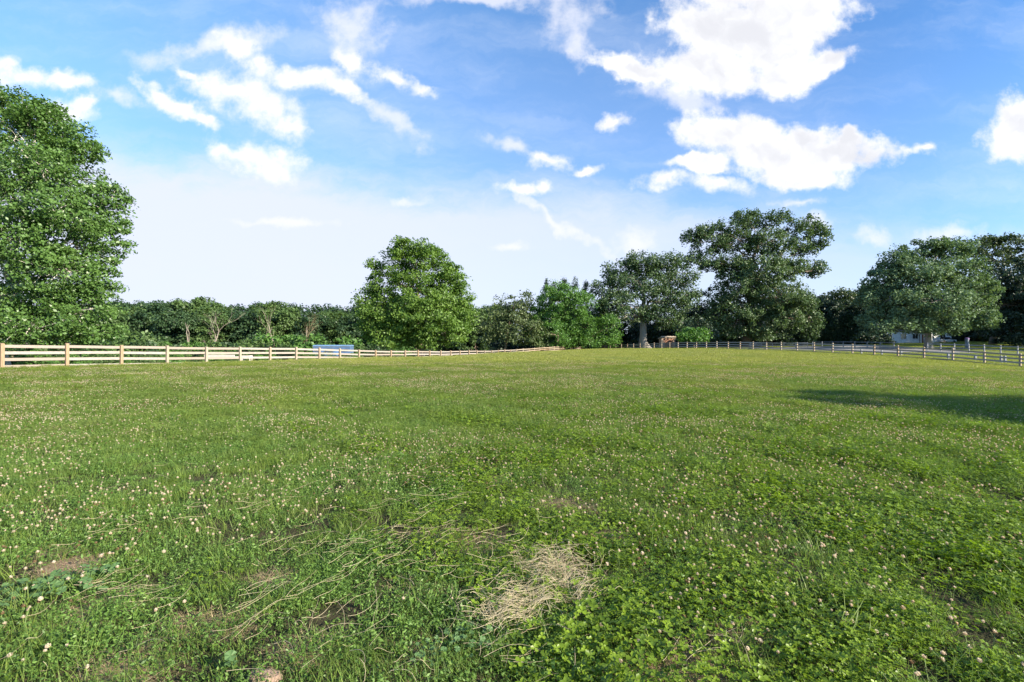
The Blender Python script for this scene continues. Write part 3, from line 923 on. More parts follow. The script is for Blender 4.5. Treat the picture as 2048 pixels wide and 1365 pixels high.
# big unseen trees added on the right to shade the house and the lawn
for i, (X, Y, H_) in enumerate(((127, 112, 18), (134, 109, 19), (110, 92, 17), (121, 103, 18), (134, 118, 18), (104, 80, 17), (96, 67, 15), (128, 92, 18), (145, 130, 18))):
    cc = copy_tree((o, o2)[i % 2], (X, Y, gz(X, Y)), i * 2.1, H_ / 15, 'tall dark unseen tree added beyond the right edge to shade the lawn')
    cc['group'] = 'unseen shade trees beyond the right edge'
UG = 'shaded undergrowth behind the field trees'
UL = 'dark shaded bush in the undergrowth behind the field trees'
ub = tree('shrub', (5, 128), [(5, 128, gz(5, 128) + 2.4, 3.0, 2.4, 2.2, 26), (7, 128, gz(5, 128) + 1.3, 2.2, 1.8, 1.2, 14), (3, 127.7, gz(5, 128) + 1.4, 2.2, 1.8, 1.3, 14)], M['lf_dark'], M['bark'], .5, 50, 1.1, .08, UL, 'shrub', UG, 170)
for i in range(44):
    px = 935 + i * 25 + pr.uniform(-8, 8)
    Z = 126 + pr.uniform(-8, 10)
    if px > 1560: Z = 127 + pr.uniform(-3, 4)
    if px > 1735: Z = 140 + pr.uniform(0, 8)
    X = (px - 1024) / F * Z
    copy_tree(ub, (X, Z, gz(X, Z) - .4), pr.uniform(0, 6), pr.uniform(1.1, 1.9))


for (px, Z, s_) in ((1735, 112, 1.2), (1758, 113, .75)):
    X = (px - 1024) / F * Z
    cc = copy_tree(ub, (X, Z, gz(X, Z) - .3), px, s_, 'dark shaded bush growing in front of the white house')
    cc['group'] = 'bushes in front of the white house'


# --- bare dead trees in front of the woodland
def dead_tree(px, Z, top_py, label, seed, spread=.38, mat='bark_dead', depth=5, base_r=.2, twig_n=3):
    r = random.Random(seed)
    X = (px - 1024) / F * Z
    g0 = gz(X, Z)
    H = at(px, top_py, Z)[2] - g0
    root = empty('dead_tree', (X, Z, g0)); tag(root, label, 'dead tree')
    m = MB(); tw = MB()

    def grow(p, d, L, rad, lv):
        pts = [p]; rs = [rad]
        q = Vector(p); dd = Vector(d)
        for i in range(3):
            dd = (dd + Vector((r.gauss(0, .12), r.gauss(0, .12), r.gauss(.06, .06)))).normalized()
            q = q + dd * L / 3
            pts.append(tuple(q)); rs.append(rad * (1 - .13 * (i + 1)))
        (m if lv < 3 else tw).tube(pts, rs, 6 if lv < 2 else 4, cap=False)
        if lv >= depth: return
        for k in range(2 if lv < 2 else twig_n):
            a = r.uniform(0, 6.283)
            sp_ = spread * r.uniform(.7, 1.4)
            ax = dd.orthogonal().normalized(); ay = dd.cross(ax)
            nd = (dd + (ax * math.cos(a) + ay * math.sin(a)) * math.tan(sp_)).normalized()
            if lv == 0 and k == 0: nd = (dd + Vector((r.gauss(0, .06), r.gauss(0, .06), .2))).normalized()
            grow(tuple(q), nd, L * r.uniform(.6, .85), rs[-1] * (.8 if k == 0 else .6), lv + 1)
        for k in range(2):
            a = r.uniform(0, 6.283)
            s_ = r.choice([1, 2])
            grow(pts[s_], (dd + Vector((math.cos(a), math.sin(a), .25)) * .8).normalized(), L * .45, rs[s_] * .35, max(lv + 2, 3)) if lv + 2 <= depth else None
    grow((0, 0, -.3), (0, 0, 1), H * .36, base_r, 0)
    zm = max(p[2] for p in m.v + tw.v)
    kz = H / zm
    for b_ in (m, tw): b_.v = [(p[0] * min(1, kz * 1.15), p[1] * min(1, kz * 1.15), p[2] * kz if p[2] > 0 else p[2]) for p in b_.v]
    m.build('trunk', M[mat], root, smooth=True)
    if tw.v: tw.build('twig', M[mat], root)
    return root


dead_tree(418, 108, 607, 'tall bare dead tree with many grey-pink twigs, in front of the left woodland', 3, .40, 'bark_dead', 5, .26)
dead_tree(598, 106, 612, 'half-dead tree with a dense fan of tan upright twigs, before the left woodland', 4, .26, 'bark_ochre', 6, .22)
dead_tree(388, 106, 646, 'short broken dead trunk with few branches, left of the tall bare dead tree', 5, .4, 'bark_dead', 2, .2)
dead_tree(549, 108, 612, 'slender pale dead trunk with a thin fork, left of the fan of tan twigs', 6, .3, 'bark_dead', 3, .2)
dead_tree(517, 108, 640, 'small forked bare tree between the two tall dead ones', 8, .4, 'bark_dead', 2, .16)
dead_tree(610, 104, 655, 'thin broken bare stem at the foot of the fan of tan twigs', 9, .3, 'bark_dead', 1, .12)


# ------------------------------------------------------------------ built things
def plain(name, col, rough=.6, metal=0.0, spec=.4):
    m, t = new_mat(name)
    vec = t.n('ShaderNodeTexCoord').outputs['Object']
    nz = t.noise(vec, 2.5, 6.0, .6)
    c = t.mix(t.rng(nz, .3, .7), c4(*[q * .82 for q in col]), c4(*[min(1, q * 1.1) for q in col]))
    p = t.n('ShaderNodeBsdfPrincipled', {'Base Color': c, 'Roughness': rough, 'Metallic': metal, 'Specular IOR Level': spec})
    t.n('ShaderNodeOutputMaterial', {'Surface': p.outputs[0]})
    return m


M['blue'] = plain('paint_blue', (.08, .16, .32), .5)
M['blue_d'] = plain('paint_blue_dark', (.07, .12, .22), .5)
M['blue_l'] = plain('roof_blue', (.10, .18, .30), .6)
M['white'] = plain('paint_white', (.62, .63, .64), .55)
M['tyre'] = plain('tyre_rubber', (.03, .03, .03), .8)
M['metal'] = plain('galvanised', (.5, .5, .52), .4, .8)
M['glass'] = plain('dark_glass', (.02, .025, .03), .1, 0, .8)
M['shed'] = plain('shed_board', (.42, .26, .17), .8)
M['shed_roof'] = plain('shed_roof', (.40, .33, .26), .8)
M['roof'] = plain('roof_shingle', (.10, .10, .11), .85)
M['pinkwood'] = rough_mat('wagon_wood', (.46, .40, .37), (.60, .54, .50), 3, .8, .3, (1, 6, 6))
M['brown'] = plain('door_brown', (.20, .09, .05), .6)
M['greyblue'] = plain('post_greyblue', (.22, .26, .30), .7)
M['purple'] = plain('cap_purple', (.20, .14, .30), .5)

# horse trailer
Zt = 66
Xt = (668 - 1024) / F * Zt
gt = gz(Xt, Zt)
top = at(668, 690, Zt)[2]
Ht = top - gt
tr = empty('horse_trailer', (Xt, Zt, gt), R(4))
tag(tr, 'blue gooseneck horse trailer parked beyond the left board fence', 'horse trailer')
m = MB(); m.box((-.85, 0, .55 + (Ht - .75) / 2), (3.35, 2.0, Ht - .75)); m.build('body', M['blue_d'], tr)
m = MB(); m.hexa([(.827, -1.0, Ht - 1.35), (2.45, -1.0, Ht - 1.2), (2.45, 1.0, Ht - 1.2), (.827, 1.0, Ht - 1.35), (.827, -1.0, Ht - .2), (2.45, -1.0, Ht - .24), (2.45, 1.0, Ht - .24), (.827, 1.0, Ht - .2)])
m.build('nose', M['blue_d'], tr)
m = MB(); m.hexa([(-2.6, -1.06, Ht - .2), (2.5, -1.06, Ht - .2), (2.5, 1.06, Ht - .2), (-2.6, 1.06, Ht - .2), (-2.55, -.8, Ht - .02), (2.45, -.8, Ht - .02), (2.45, .8, Ht - .02), (-2.55, .8, Ht - .02)])
m.build('roof', M['blue_l'], tr)
m = MB(); m.box((0, -1.03, Ht - .235), (5.1, .05, .04)); m.build('trim', M['metal'], tr)
for (a, b) in ((-1.95, .8), (-.35, 1.2)):
    m = MB(); m.box((a, -1.015, Ht - .72), (b, .04, .34))
    wd_ = m.build('window', M['glass'], tr)
    m = MB(); m.box((a, -1.03, Ht - .53), (b + .08, .05, .04)); m.box((a, -1.03, Ht - .91), (b + .08, .05, .04)); m.build('frame', M['metal'], wd_)
m = MB(); m.box((1.7, -1.013, Ht - .75), (.9, .04, .28)); m.build('window', M['glass'], tr)
m = MB(); m.box((.5, -1.016, .55 + .8), (.62, .035, 1.5)); dr = m.build('door', M['blue'], tr)
m = MB(); m.box((.72, -1.05, 1.35), (.08, .04, .03)); m.build('handle', M['metal'], dr)
for x in (-1.6, -.75):
    for sgn in (-1, 1):
        m = MB(); m.tube([(x, sgn * .78, .36), (x, sgn * 1.0, .36)], .36, 20); wh = m.build('wheel', M['tyre'], tr)
        m = MB(); m.tube([(x, sgn * .995, .36), (x, sgn * 1.01, .36)], .19, 16); m.build('rim', M['metal'], wh)
m = MB(); m.box((-1.175, -1.02, .84), (1.9, .06, .10)); m.build('fender', M['white'], tr)
m = MB(); m.tube([(2.3, -.7, 0.0), (2.3, -.7, Ht - 1.2)], .045, 8); m.box((2.3, -.7, .02), (.25, .25, .03)); m.build('jack', M['metal'], tr)
m = MB(); m.box((.9, 0, .5), (.3, 1.4, .12)); m.box((-.85, 0, .5), (3.3, 1.6, .10)); m.build('chassis', M['tyre'], tr)

# flat wooden wagon
Zw = 50
Xw = (450 - 1024) / F * Zw
zt_ = at(450, 711, Zw)[2]; gw = gz(Xw, Zw)
wg = empty('hay_wagon', (Xw, Zw, gw), R(-6))
tag(wg, 'low pale wooden hay wagon seen through the left board fence', 'wagon')
hh = max(.7, zt_ - gw)
m = MB(); m.box((0, 0, hh - .2), (3.4, 1.6, .12)); m.build('deck', M['pinkwood'], wg)
m = MB(); m.box((0, -.82, hh - .12), (3.4, .05, .42)); m.build('side_board', M['pinkwood'], wg)
for x in (-1.2, 1.2):
    for sgn in (-1, 1):
        m = MB(); m.tube([(x, sgn * .6, .28), (x, sgn * .76, .28)], .28, 16); m.build('wheel', M['tyre'], wg)
m = MB(); m.tube([(1.7, 0, hh - .3), (2.9, 0, .3)], .05, 8); m.build('tongue', M['metal'], wg)
m = MB(); m.box((0, 0, .38), (2.8, .12, .12)); m.box((-1.2, 0, .34), (.1, 1.3, .1)); m.box((1.2, 0, .34), (.1, 1.3, .1)); m.build('chassis', M['tyre'], wg)
# feed trough right of it
Xf = (494 - 1024) / F * 49
gf = gz(Xf, 49); hf = max(.5, at(494, 711.5, 49)[2] - gf)
ft = empty('feed_trough', (Xf, 49, gf)); tag(ft, 'small pale wooden feed trough right of the wagon', 'trough')
m = MB(); m.box((0, -.25, hf - .14), (.9, .03, .28)); m.box((0, .25, hf - .14), (.9, .03, .28)); m.box((0, 0, hf - .27), (.9, .47, .03)); m.box((-.45, 0, hf - .14), (.03, .47, .28)); m.box((.45, 0, hf - .14), (.03, .47, .28))
m.build('bin', M['pinkwood'], ft)
for x in (-.4, .4):
    for y in (-.2, .2):
        m = MB(); m.box((x, y, (hf - .285) / 2 - .05), (.07, .07, hf - .185)); m.build('leg', M['pinkwood'], ft)

# small shed by the oak
Zs = 100
Xs = (1334 - 1024) / F * Zs; gs = gz(Xs, Zs); hs = at(1334, 672.5, Zs)[2] - gs
sh = empty('shed', (Xs, Zs, gs), R(3)); tag(sh, 'small tan run-in shed with a sloping roof between the two oaks', 'shed')
m = MB(); wsh = 2.8
m.hexa([(-wsh / 2, -.8, -.2), (wsh / 2, -.8, -.2), (wsh / 2, .9, -.2), (-wsh / 2, .9, -.2), (-wsh / 2, -.8, hs - .3), (wsh / 2, -.8, hs - .3), (wsh / 2, .9, hs - .65), (-wsh / 2, .9, hs - .65)])
m.build('wall', M['shed'], sh)
m = MB(); m.hexa([(-wsh / 2 - .18, -1.1, hs - .30), (wsh / 2 + .18, -1.1, hs - .30), (wsh / 2 + .18, 1.1, hs - .62), (-wsh / 2 - .18, 1.1, hs - .62), (-wsh / 2 - .18, -1.1, hs - .02), (wsh / 2 + .18, -1.1, hs - .02), (wsh / 2 + .18, 1.1, hs - .5), (-wsh / 2 - .18, 1.1, hs - .5)])
m.build('roof', M['shed_roof'], sh)
for x in (-wsh / 2, wsh / 2):
    m = MB(); m.box((x, -.83, (hs - .3) / 2), (.12, .05, hs - .35)); m.build('corner_post', M['shed_roof'], sh)
m = MB(); m.box((0, -.81, (hs - .7) / 2 + .1), (1.7, .04, hs - .9)); m.build('door', M['brown'], sh)

# white house under the right tree
Zh = 122
xa = (1738 - 1024) / F * Zh; xb = (1874 - 1024) / F * Zh
gh = gz((xa + xb) / 2, Zh)
hb = empty('house', ((xa + xb) / 2, Zh, gh)); tag(hb, 'white single-storey house in the shade under the broad silvery-green tree', 'house')
Wd = xb - xa
m = MB(); m.box((0, 0, 1.35), (Wd, 8, 3.3)); m.build('wall', M['white'], hb)
m = MB()
e = .4
v0 = [(-Wd / 2 - e, -4 - e, 3.0), (Wd / 2 + e, -4 - e, 3.0), (Wd / 2 + e, 4 + e, 3.0), (-Wd / 2 - e, 4 + e, 3.0), (-Wd / 2 - e, -.05, 5.2), (Wd / 2 + e, -.05, 5.2), (Wd / 2 + e, .05, 5.2), (-Wd / 2 - e, .05, 5.2)]
m.hexa(v0); rf = m.build('roof', M['roof'], hb)
m = MB(); m.box((-2, 1, 5.2), (.8, .8, 1.4)); m.build('chimney', M['brown'], rf)
for x in (-6.8, -3.2, -.3, 3.0, 6.6):
    m = MB(); m.box((x, -4.01, 1.7), (1.3, .06, 1.2)); wn = m.build('window', M['glass'], hb)
    m = MB()
    for (cx, cz, sx, sz) in ((0, .64, 1.45, .08), (0, -.64, 1.45, .08), (-.68, 0, .08, 1.2), (.68, 0, .08, 1.2), (0, 0, .05, 1.2)):
        m.box((x + cx, -4.05, 1.7 + cz), (sx, .05, sz))
    m.build('frame', M['white'], wn)
m = MB(); m.box((1.3, -4.01, 1.15), (1.0, .06, 2.1)); m.build('door', M['brown'], hb)
for x in (-.2, 2.8):
    m = MB(); m.box((x, -5.6, 1.3), (.16, .16, 2.9)); m.build('porch_post', M['white'], hb)
m = MB(); m.box((1.3, -4.9, 2.82), (3.8, 1.7, .14)); m.build('porch_roof', M['roof'], hb)

# white parked car right of the trunk
Zc = 118
Xc = (1892 - 1024) / F * Zc; gc = gz(Xc, Zc)
ca_ = empty('parked_car', (Xc, Zc, gc)); tag(ca_, 'white car parked on the shaded drive right of the house', 'car')
m = MB()
m.hexa([(-1.9, -.85, .3), (1.9, -.85, .3), (1.9, .85, .3), (-1.9, .85, .3), (-1.9, -.85, .85), (1.85, -.85, .75), (1.85, .85, .75), (-1.9, .85, .85)])
m.build('body', M['white'], ca_)
m = MB(); m.hexa([(-1.5, -.8, .84), (.9, -.8, .80), (.9, .8, .80), (-1.5, .8, .84), (-1.1, -.66, 1.38), (.3, -.66, 1.38), (.3, .66, 1.38), (-1.1, .66, 1.38)])
m.build('cabin', M['glass'], ca_)
for x in (-1.2, 1.25):
    for sgn in (-1, 1):
        m = MB(); m.tube([(x, sgn * .7, .32), (x, sgn * .88, .32)], .32, 16); m.build('wheel', M['tyre'], ca_)

# grey pedestal with purple cap on the lawn
Zp = 82
Xp = (1934 - 1024) / F * Zp; gpz = gz(Xp, Zp); hp = at(1934, 676, Zp)[2] - gpz
pd = empty('feed_barrel_post', (Xp, Zp, gpz)); pd.name = 'pedestal'; tag(pd, 'blue-grey upright pedestal with a purple cap on the lawn at the right', 'pedestal')
m = MB(); m.tube([(0, 0, -.2), (0, 0, hp * .5), (0, 0, hp - .3)], [.30, .27, .26], 14); m.build('column', M['greyblue'], pd, smooth=False)
m = MB(); m.tube([(0, 0, hp - .30), (0, 0, hp - .06), (0, 0, hp)], [.32, .30, .16], 14); m.build('cap', M['purple'], pd)


# ------------------------------------------------------------------ turf: scattered plants
def blade_arrays(r, n, rad, hmin, hmax, width, lean=.6, curl=.5, seg=2):
    """tapered bent grass blades; quads (last one degenerate-free: narrow tip)"""
    a = r.uniform(0, 2 * math.pi, n); q = np.sqrt(r.uniform(0, 1, n)) * rad
    bx = np.cos(a) * q; by = np.sin(a) * q
    h = r.uniform(hmin, hmax, n); d = r.uniform(0, 2 * math.pi, n); ln = h * lean * r.uniform(.2, 1.3, n)
    wd = width * r.uniform(.6, 1.3, n)
    sx = -np.sin(d) * wd / 2; sy = np.cos(d) * wd / 2
    V = np.empty((n, 2 * (seg + 1), 3))
    for i in range(seg + 1):
        s = i / seg
        ox = np.cos(d) * ln * s ** (1 + curl); oy = np.sin(d) * ln * s ** (1 + curl)
        z = h * (s - .25 * lean * s * s)
        k = (1 - s) * .85 + .15
        V[:, 2 * i] = np.stack([bx + ox - sx * k, by + oy - sy * k, z], 1)
        V[:, 2 * i + 1] = np.stack([bx + ox + sx * k, by + oy + sy * k, z], 1)
    m = 2 * (seg + 1)
    base = np.arange(n) * m
    Q = []
    for i in range(seg):
        Q.append(np.stack([base + 2 * i, base + 2 * i + 1, base + 2 * i + 3, base + 2 * i + 2], 1))
    T = r.uniform(0, 1, n)
    return V.reshape(-1, 3), np.concatenate(Q), np.concatenate([T] * seg)


def clover_arrays(r, n, rad, hmin, hmax, size):
    a = r.uniform(0, 2 * math.pi, n); q = np.sqrt(r.uniform(0, 1, n)) * rad
    c = np.stack([np.cos(a) * q, np.sin(a) * q, r.uniform(hmin, hmax, n)], 1)
    nrm = unit(r, n) * .42 + np.array([0, 0, 1.0]); nrm /= np.linalg.norm(nrm, axis=1, keepdims=True)
    t0 = np.cross(nrm, unit(r, n)); t0 /= np.linalg.norm(t0, axis=1, keepdims=True)
    b0 = np.cross(nrm, t0)
    Vs = []; Qs = []; Ts = []; off_ = 0
    s = (size * r.uniform(.7, 1.25, n))[:, None]
    T = r.uniform(0, 1, n)
    for k in range(3):
        an = k * 2.094
        t = t0 * math.cos(an) + b0 * math.sin(an)
        b = -t0 * math.sin(an) + b0 * math.cos(an)
        V = np.empty((n, 6, 3))
        lift = nrm * s * .18
        V[:, 0] = c
        V[:, 1] = c + t * s * .45 + b * s * .42 + lift
        V[:, 2] = c + t * s * .95 + b * s * .30 + lift
        V[:, 3] = c + t * s * .92
        V[:, 4] = c + t * s * .95 - b * s * .30 + lift
        V[:, 5] = c + t * s * .45 - b * s * .42 + lift
        bi = np.arange(n) * 6 + off_
        Vs.append(V.reshape(-1, 3))
        Qs.append(np.stack([bi, bi + 1, bi + 2, bi + 3], 1)); Qs.append(np.stack([bi, bi + 3, bi + 4, bi + 5], 1))
        Ts += [T, T]
        off_ += n * 6
    return np.concatenate(Vs), np.concatenate(Qs), np.concatenate(Ts)


def weed_arrays(r, n, rad, hmin, hmax, size):
    """small pointed leaves on short rising stems"""
    Vs = []; Qs = []; Ts = []
    P = []
    for i in range(n):
        a = r.uniform(0, 6.283); q = math.sqrt(r.uniform()) * rad
        h = r.uniform(hmin, hmax); d = r.uniform(0, 6.283); l = h * r.uniform(.2, 1.0)
        for s in np.linspace(.25, 1, 7):
            P.append((math.cos(a) * q + math.cos(d) * l * s, math.sin(a) * q + math.sin(d) * l * s, h * s))
    P = np.array(P)
    return leaf_arrays(r, P + r.normal(size=P.shape) * size * .35, size, .9, None, .42)


def join(arrs):
    V = []; Q = []; T = []; o_ = 0
    for (v_, q_, t_) in arrs:
        V.append(v_); Q.append(q_ + o_); T.append(t_); o_ += len(v_)
    return np.concatenate(V), np.concatenate(Q), np.concatenate(T)


def zone_grass(t, col, pos):
    """broad patches of colour in the sward: yellowing, browned and lush areas"""
    n1 = t.noise(pos, .22, 4.0, .6)
    n2 = t.noise(pos, .9, 4.0, .6)
    n3 = t.noise(pos, .07, 3.0, .5)
    yel = t.mix(1.0, col, c4(1.45, 1.18, 1.0), 'MULTIPLY')
    brn = t.mix(.45, col, c4(.26, .215, .11))
    ln = t.n('ShaderNodeSeparateXYZ', {0: pos}).outputs
    dist = t.rng(ln[1], 5, 34)
    c_ = t.mix(t.math('MULTIPLY', t.rng(t.math('ADD', n1, t.math('MULTIPLY', dist, .3)), .42, .85), .9), col, yel)
    c_ = t.mix(t.math('MULTIPLY', t.rng(t.math('ADD', t.math('MULTIPLY', n2, .6), t.math('MULTIPLY', n3, .5)), .53, .72), .7), c_, brn)
    return c_


M['blade'] = leaf_mat('grass_blade', (.062, .115, .016), (.195, .272, .058), rough=.5, trans=.40, zone=zone_grass, scale=1.5, spec=.3)
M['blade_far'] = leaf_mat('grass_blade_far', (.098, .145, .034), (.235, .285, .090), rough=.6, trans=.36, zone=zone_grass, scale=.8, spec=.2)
M['clover'] = leaf_mat('clover_leaf', (.050, .100, .009), (.20, .295, .022), rough=.42, trans=.42, zone=None, scale=2.5, spec=.4)
M['weed'] = leaf_mat('weed_leaf', (.045, .100, .020), (.150, .255, .050), rough=.5, trans=.34, zone=None, scale=2.5, spec=.35)
M['straw'] = rough_mat('dry_straw', (.33, .27, .155), (.52, .44, .29), 12, .6, .1, coord='Object')
M['thatch'] = leaf_mat('dead_thatch', (.16, .12, .065), (.34, .27, .15), rough=.8, trans=.1, scale=3)


def flower_mat(name, a, b):
    m, t = new_mat(name)
    z = t.n('ShaderNodeSeparateXYZ', {0: t.n('ShaderNodeTexCoord').outputs['Object']}).outputs[2]
    rnd = t.n('ShaderNodeObjectInfo').outputs['Random']
    f = t.rng(z, .0, .014)
    col = t.mix(f, c4(b), c4(a))
    col = t.mix(t.math('MULTIPLY', t.rng(rnd, .55, 1.0), .55), col, c4(b))
    p = t.n('ShaderNodeBsdfPrincipled', {'Base Color': col, 'Roughness': .8, 'Specular IOR Level': .1})
    tl = t.n('ShaderNodeBsdfTranslucent', {'Color': t.mix(1.0, col, c4(1.3, 1.15, .9), 'MULTIPLY')})
    mx = t.n('ShaderNodeMixShader', {0: .5, 1: p.outputs[0], 2: tl.outputs[0]})
    t.n('ShaderNodeOutputMaterial', {'Surface': mx.outputs[0]})
    return m


M['fl_white'] = flower_mat('clover_bloom', (.78, .76, .68), (.56, .48, .37))
M['fl_brown'] = flower_mat('clover_bloom_faded', (.38, .29, .18), (.22, .15, .08))
M['stem'] = plain('clover_stem', (.14, .20, .06), .7)


def bloom(r, name, mat, rad=.0085, stem=.10, hi=True):
    n = 58 if hi else 26
    d = unit(r, n); d[:, 2] = np.abs(d[:, 2]) * 1.0 - .35; d /= np.linalg.norm(d, axis=1, keepdims=True)
    c = d * rad * .62
    t = d; s = rad * .95
    b = np.cross(d, np.array([0, 0, 1.0]) + .01); b /= np.linalg.norm(b, axis=1, keepdims=True)
    V = np.empty((n, 4, 3)); wq = rad * .32
    V[:, 0] = c - b * wq * .4; V[:, 1] = c + t * s * .5 - b * wq; V[:, 2] = c + t * s * .72; V[:, 3] = c + t * s * .5 + b * wq
    V = V.reshape(-1, 3); Q = np.arange(4 * n).reshape(n, 4)
    # core ball
    mb = MB(); mb.v = [tuple(q) for q in V]; mb.f = [tuple(int(x) for x in q) for q in Q]
    mb.tube([(0, 0, -rad * .75), (0, 0, -rad * .4), (0, 0, .1 * rad), (0, 0, rad * .55), (0, 0, rad * .78)], [rad * .25, rad * .62, rad * .78, rad * .5, rad * .12], 8)
    nf = len(mb.f)
    mb.tube([(.010, .004, -stem), (.004, 0, -stem * .5), (0, 0, -rad * .5)], .0011, 4, cap=False)
    mb.v = [(a_, b_, c_ + 0) for (a_, b_, c_) in mb.v]
    me = mb.mesh(name)
    me.materials.append(mat); me.materials.append(M['stem'])
    mi = np.zeros(len(me.polygons), dtype=np.int32); mi[nf:] = 1
    me.polygons.foreach_set('material_index', mi)
    return bpy.data.objects.new(name, me)


def proto_obj(name, arrs, mat):
    V, Q, T = arrs
    me = mesh_np(name, V, Q, False, T)
    me.materials.append(mat)
    return bpy.data.objects.new(name, me)


def scatter(name, P, protos, kidx, rot, sca, label=None):
    """one stuff object: prototypes instanced on points with geometry nodes"""
    n = len(P)
    me = bpy.data.meshes.new(name)
    me.vertices.add(n)
    me.vertices.foreach_set('co', np.asarray(P, dtype=np.float32).ravel())
    a = me.attributes.new('rot', 'FLOAT_VECTOR', 'POINT'); a.data.foreach_set('vector', np.asarray(rot, dtype=np.float32).ravel())
    a = me.attributes.new('sca', 'FLOAT', 'POINT'); a.data.foreach_set('value', np.asarray(sca, dtype=np.float32))
    a = me.attributes.new('idx', 'INT', 'POINT'); a.data.foreach_set('value', np.asarray(kidx, dtype=np.int32))
    me.update()
    o = link(name, me)
    tag(o, kind='stuff')
    if label: o['label'] = label
    pc = bpy.data.collections.new(name + '_plants')
    for p in protos: pc.objects.link(p)
    g = bpy.data.node_groups.new(name, 'GeometryNodeTree')
    g.interface.new_socket('Geometry', in_out='INPUT', socket_type='NodeSocketGeometry')
    g.interface.new_socket('Geometry', in_out='OUTPUT', socket_type='NodeSocketGeometry')
    N = g.nodes; L = g.links
    gi = N.new('NodeGroupInput'); go = N.new('NodeGroupOutput')
    ci = N.new('GeometryNodeCollectionInfo'); ci.inputs['Collection'].default_value = pc
    ci.inputs['Separate Children'].default_value = True; ci.inputs['Reset Children'].default_value = True
    ip = N.new('GeometryNodeInstanceOnPoints'); ip.inputs['Pick Instance'].default_value = True

    def attr(nm, ty):
        q = N.new('GeometryNodeInputNamedAttribute'); q.data_type = ty; q.inputs['Name'].default_value = nm
        return q.outputs['Attribute']
    L.new(gi.outputs[0], ip.inputs['Points']); L.new(ci.outputs[0], ip.inputs['Instance'])
    L.new(attr('idx', 'INT'), ip.inputs['Instance Index'])
    er = N.new('FunctionNodeEulerToRotation')
    L.new(attr('rot', 'FLOAT_VECTOR'), er.inputs[0]); L.new(er.outputs[0], ip.inputs['Rotation'])
    L.new(attr('sca', 'FLOAT'), ip.inputs['Scale'])
    L.new(ip.outputs[0], go.inputs[0])
    md = o.modifiers.new('scatter', 'NODES'); md.node_group = g
    return o


def smooth_noise(x, y, s, ph=0.0):
    """cheap deterministic patchiness in 0..1"""
    v_ = (np.sin(x * s + ph + 1.7 * np.sin(y * s * .8 + ph)) + np.sin(y * s * 1.3 - ph * 2 + 1.3 * np.sin(x * s * .6 + 2)) +
          .7 * np.sin((x + y) * s * 2.1 + ph * 3) + .5 * np.sin((x - y) * s * 3.3 - ph))
    return np.clip(v_ / 6.4 + .5, 0, 1)


def bare_mask(x, y, k=1.0):
    m_ = np.zeros_like(x)
    for (bx, by, rx, ry) in BARE:
        d = np.hypot((x - bx) / (rx * k), (y - by) / (ry * k))
        m_ = np.maximum(m_, 1.15 - d)
    return m_


def ring_points(r, dens, z0, z1, slope=1.22, extra=1.2):
    """uniform random points on the field inside a wedge of view directions"""
    W_ = slope * z1 + extra
    n = int(dens * 2 * W_ * (z1 - z0))
    x = r.uniform(-W_, W_, n); y = r.uniform(z0, z1, n)
    k = np.abs(x) < slope * y + extra
    return x[k], y[k]


def inside_field(x, y):
    # left fence line and right fence line bound the paddock
    tl = (y - 22.2) / 2.245; xl = -24.1 + .955 * tl
    tr_ = (y - 40.7) / 2.326; xr = 44.0 - .737 * tr_
    return (x > xl - .1) & (x < xr + 0.2)


r1 = np.random.default_rng(21)
# prototypes -------------------------------------------------
clov = [proto_obj('clover_patch_%02d' % i, join([clover_arrays(r1, 98, .19, .025, .085, .0132), blade_arrays(r1, 18, .19, .03, .10, .0032, .9), clover_arrays(r1, 24, .19, .008, .03, .012)]), M['clover']) for i in range(6)]
weed = [proto_obj('weed_patch_%02d' % i, join([weed_arrays(r1, 60, .18, .02, .065, .017), blade_arrays(r1, 45, .18, .03, .10, .003, 1.1)]), M['weed']) for i in range(5)]
gras = [proto_obj('grass_tuft_%02d' % i, blade_arrays(r1, 110, .15, .04, .13, .0034, .9, seg=3), M['blade']) for i in range(5)]
gmid = [proto_obj('sward_%02d' % i, join([blade_arrays(r1, 300, .36, .03, .12, .0055, .8), clover_arrays(r1, 150, .36, .015, .075, .015)]), M['blade']) for i in range(6)]
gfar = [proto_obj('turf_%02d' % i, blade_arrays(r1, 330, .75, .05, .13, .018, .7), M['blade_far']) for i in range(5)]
that = [proto_obj('thatch_%02d' % i, blade_arrays(r1, 60, .12, .008, .03, .003, 3.0), M['thatch']) for i in range(3)]
talls = [proto_obj('tall_tuft_%02d' % i, blade_arrays(r1, 42, .05, .10, .22, .004, .7, .8, 3), M['blade']) for i in range(3)]


def euler(r, n, tilt=.12):
    return np.stack([r.normal(size=n) * tilt, r.normal(size=n) * tilt, r.uniform(0, 6.283, n)], 1)


def place(name, x, y, protos_, smin=.8, smax=1.25, tilt=.1, sink=.005, r=r1, label=None, smul=None):
    n = len(x)
    z = height(x, y) - sink
    s = r.uniform(smin, smax, n)
    if smul is not None: s = s * smul
    return scatter(name, np.stack([x, y, z], 1), protos_, r.integers(0, len(protos_), n), euler(r, n, tilt), s, label)


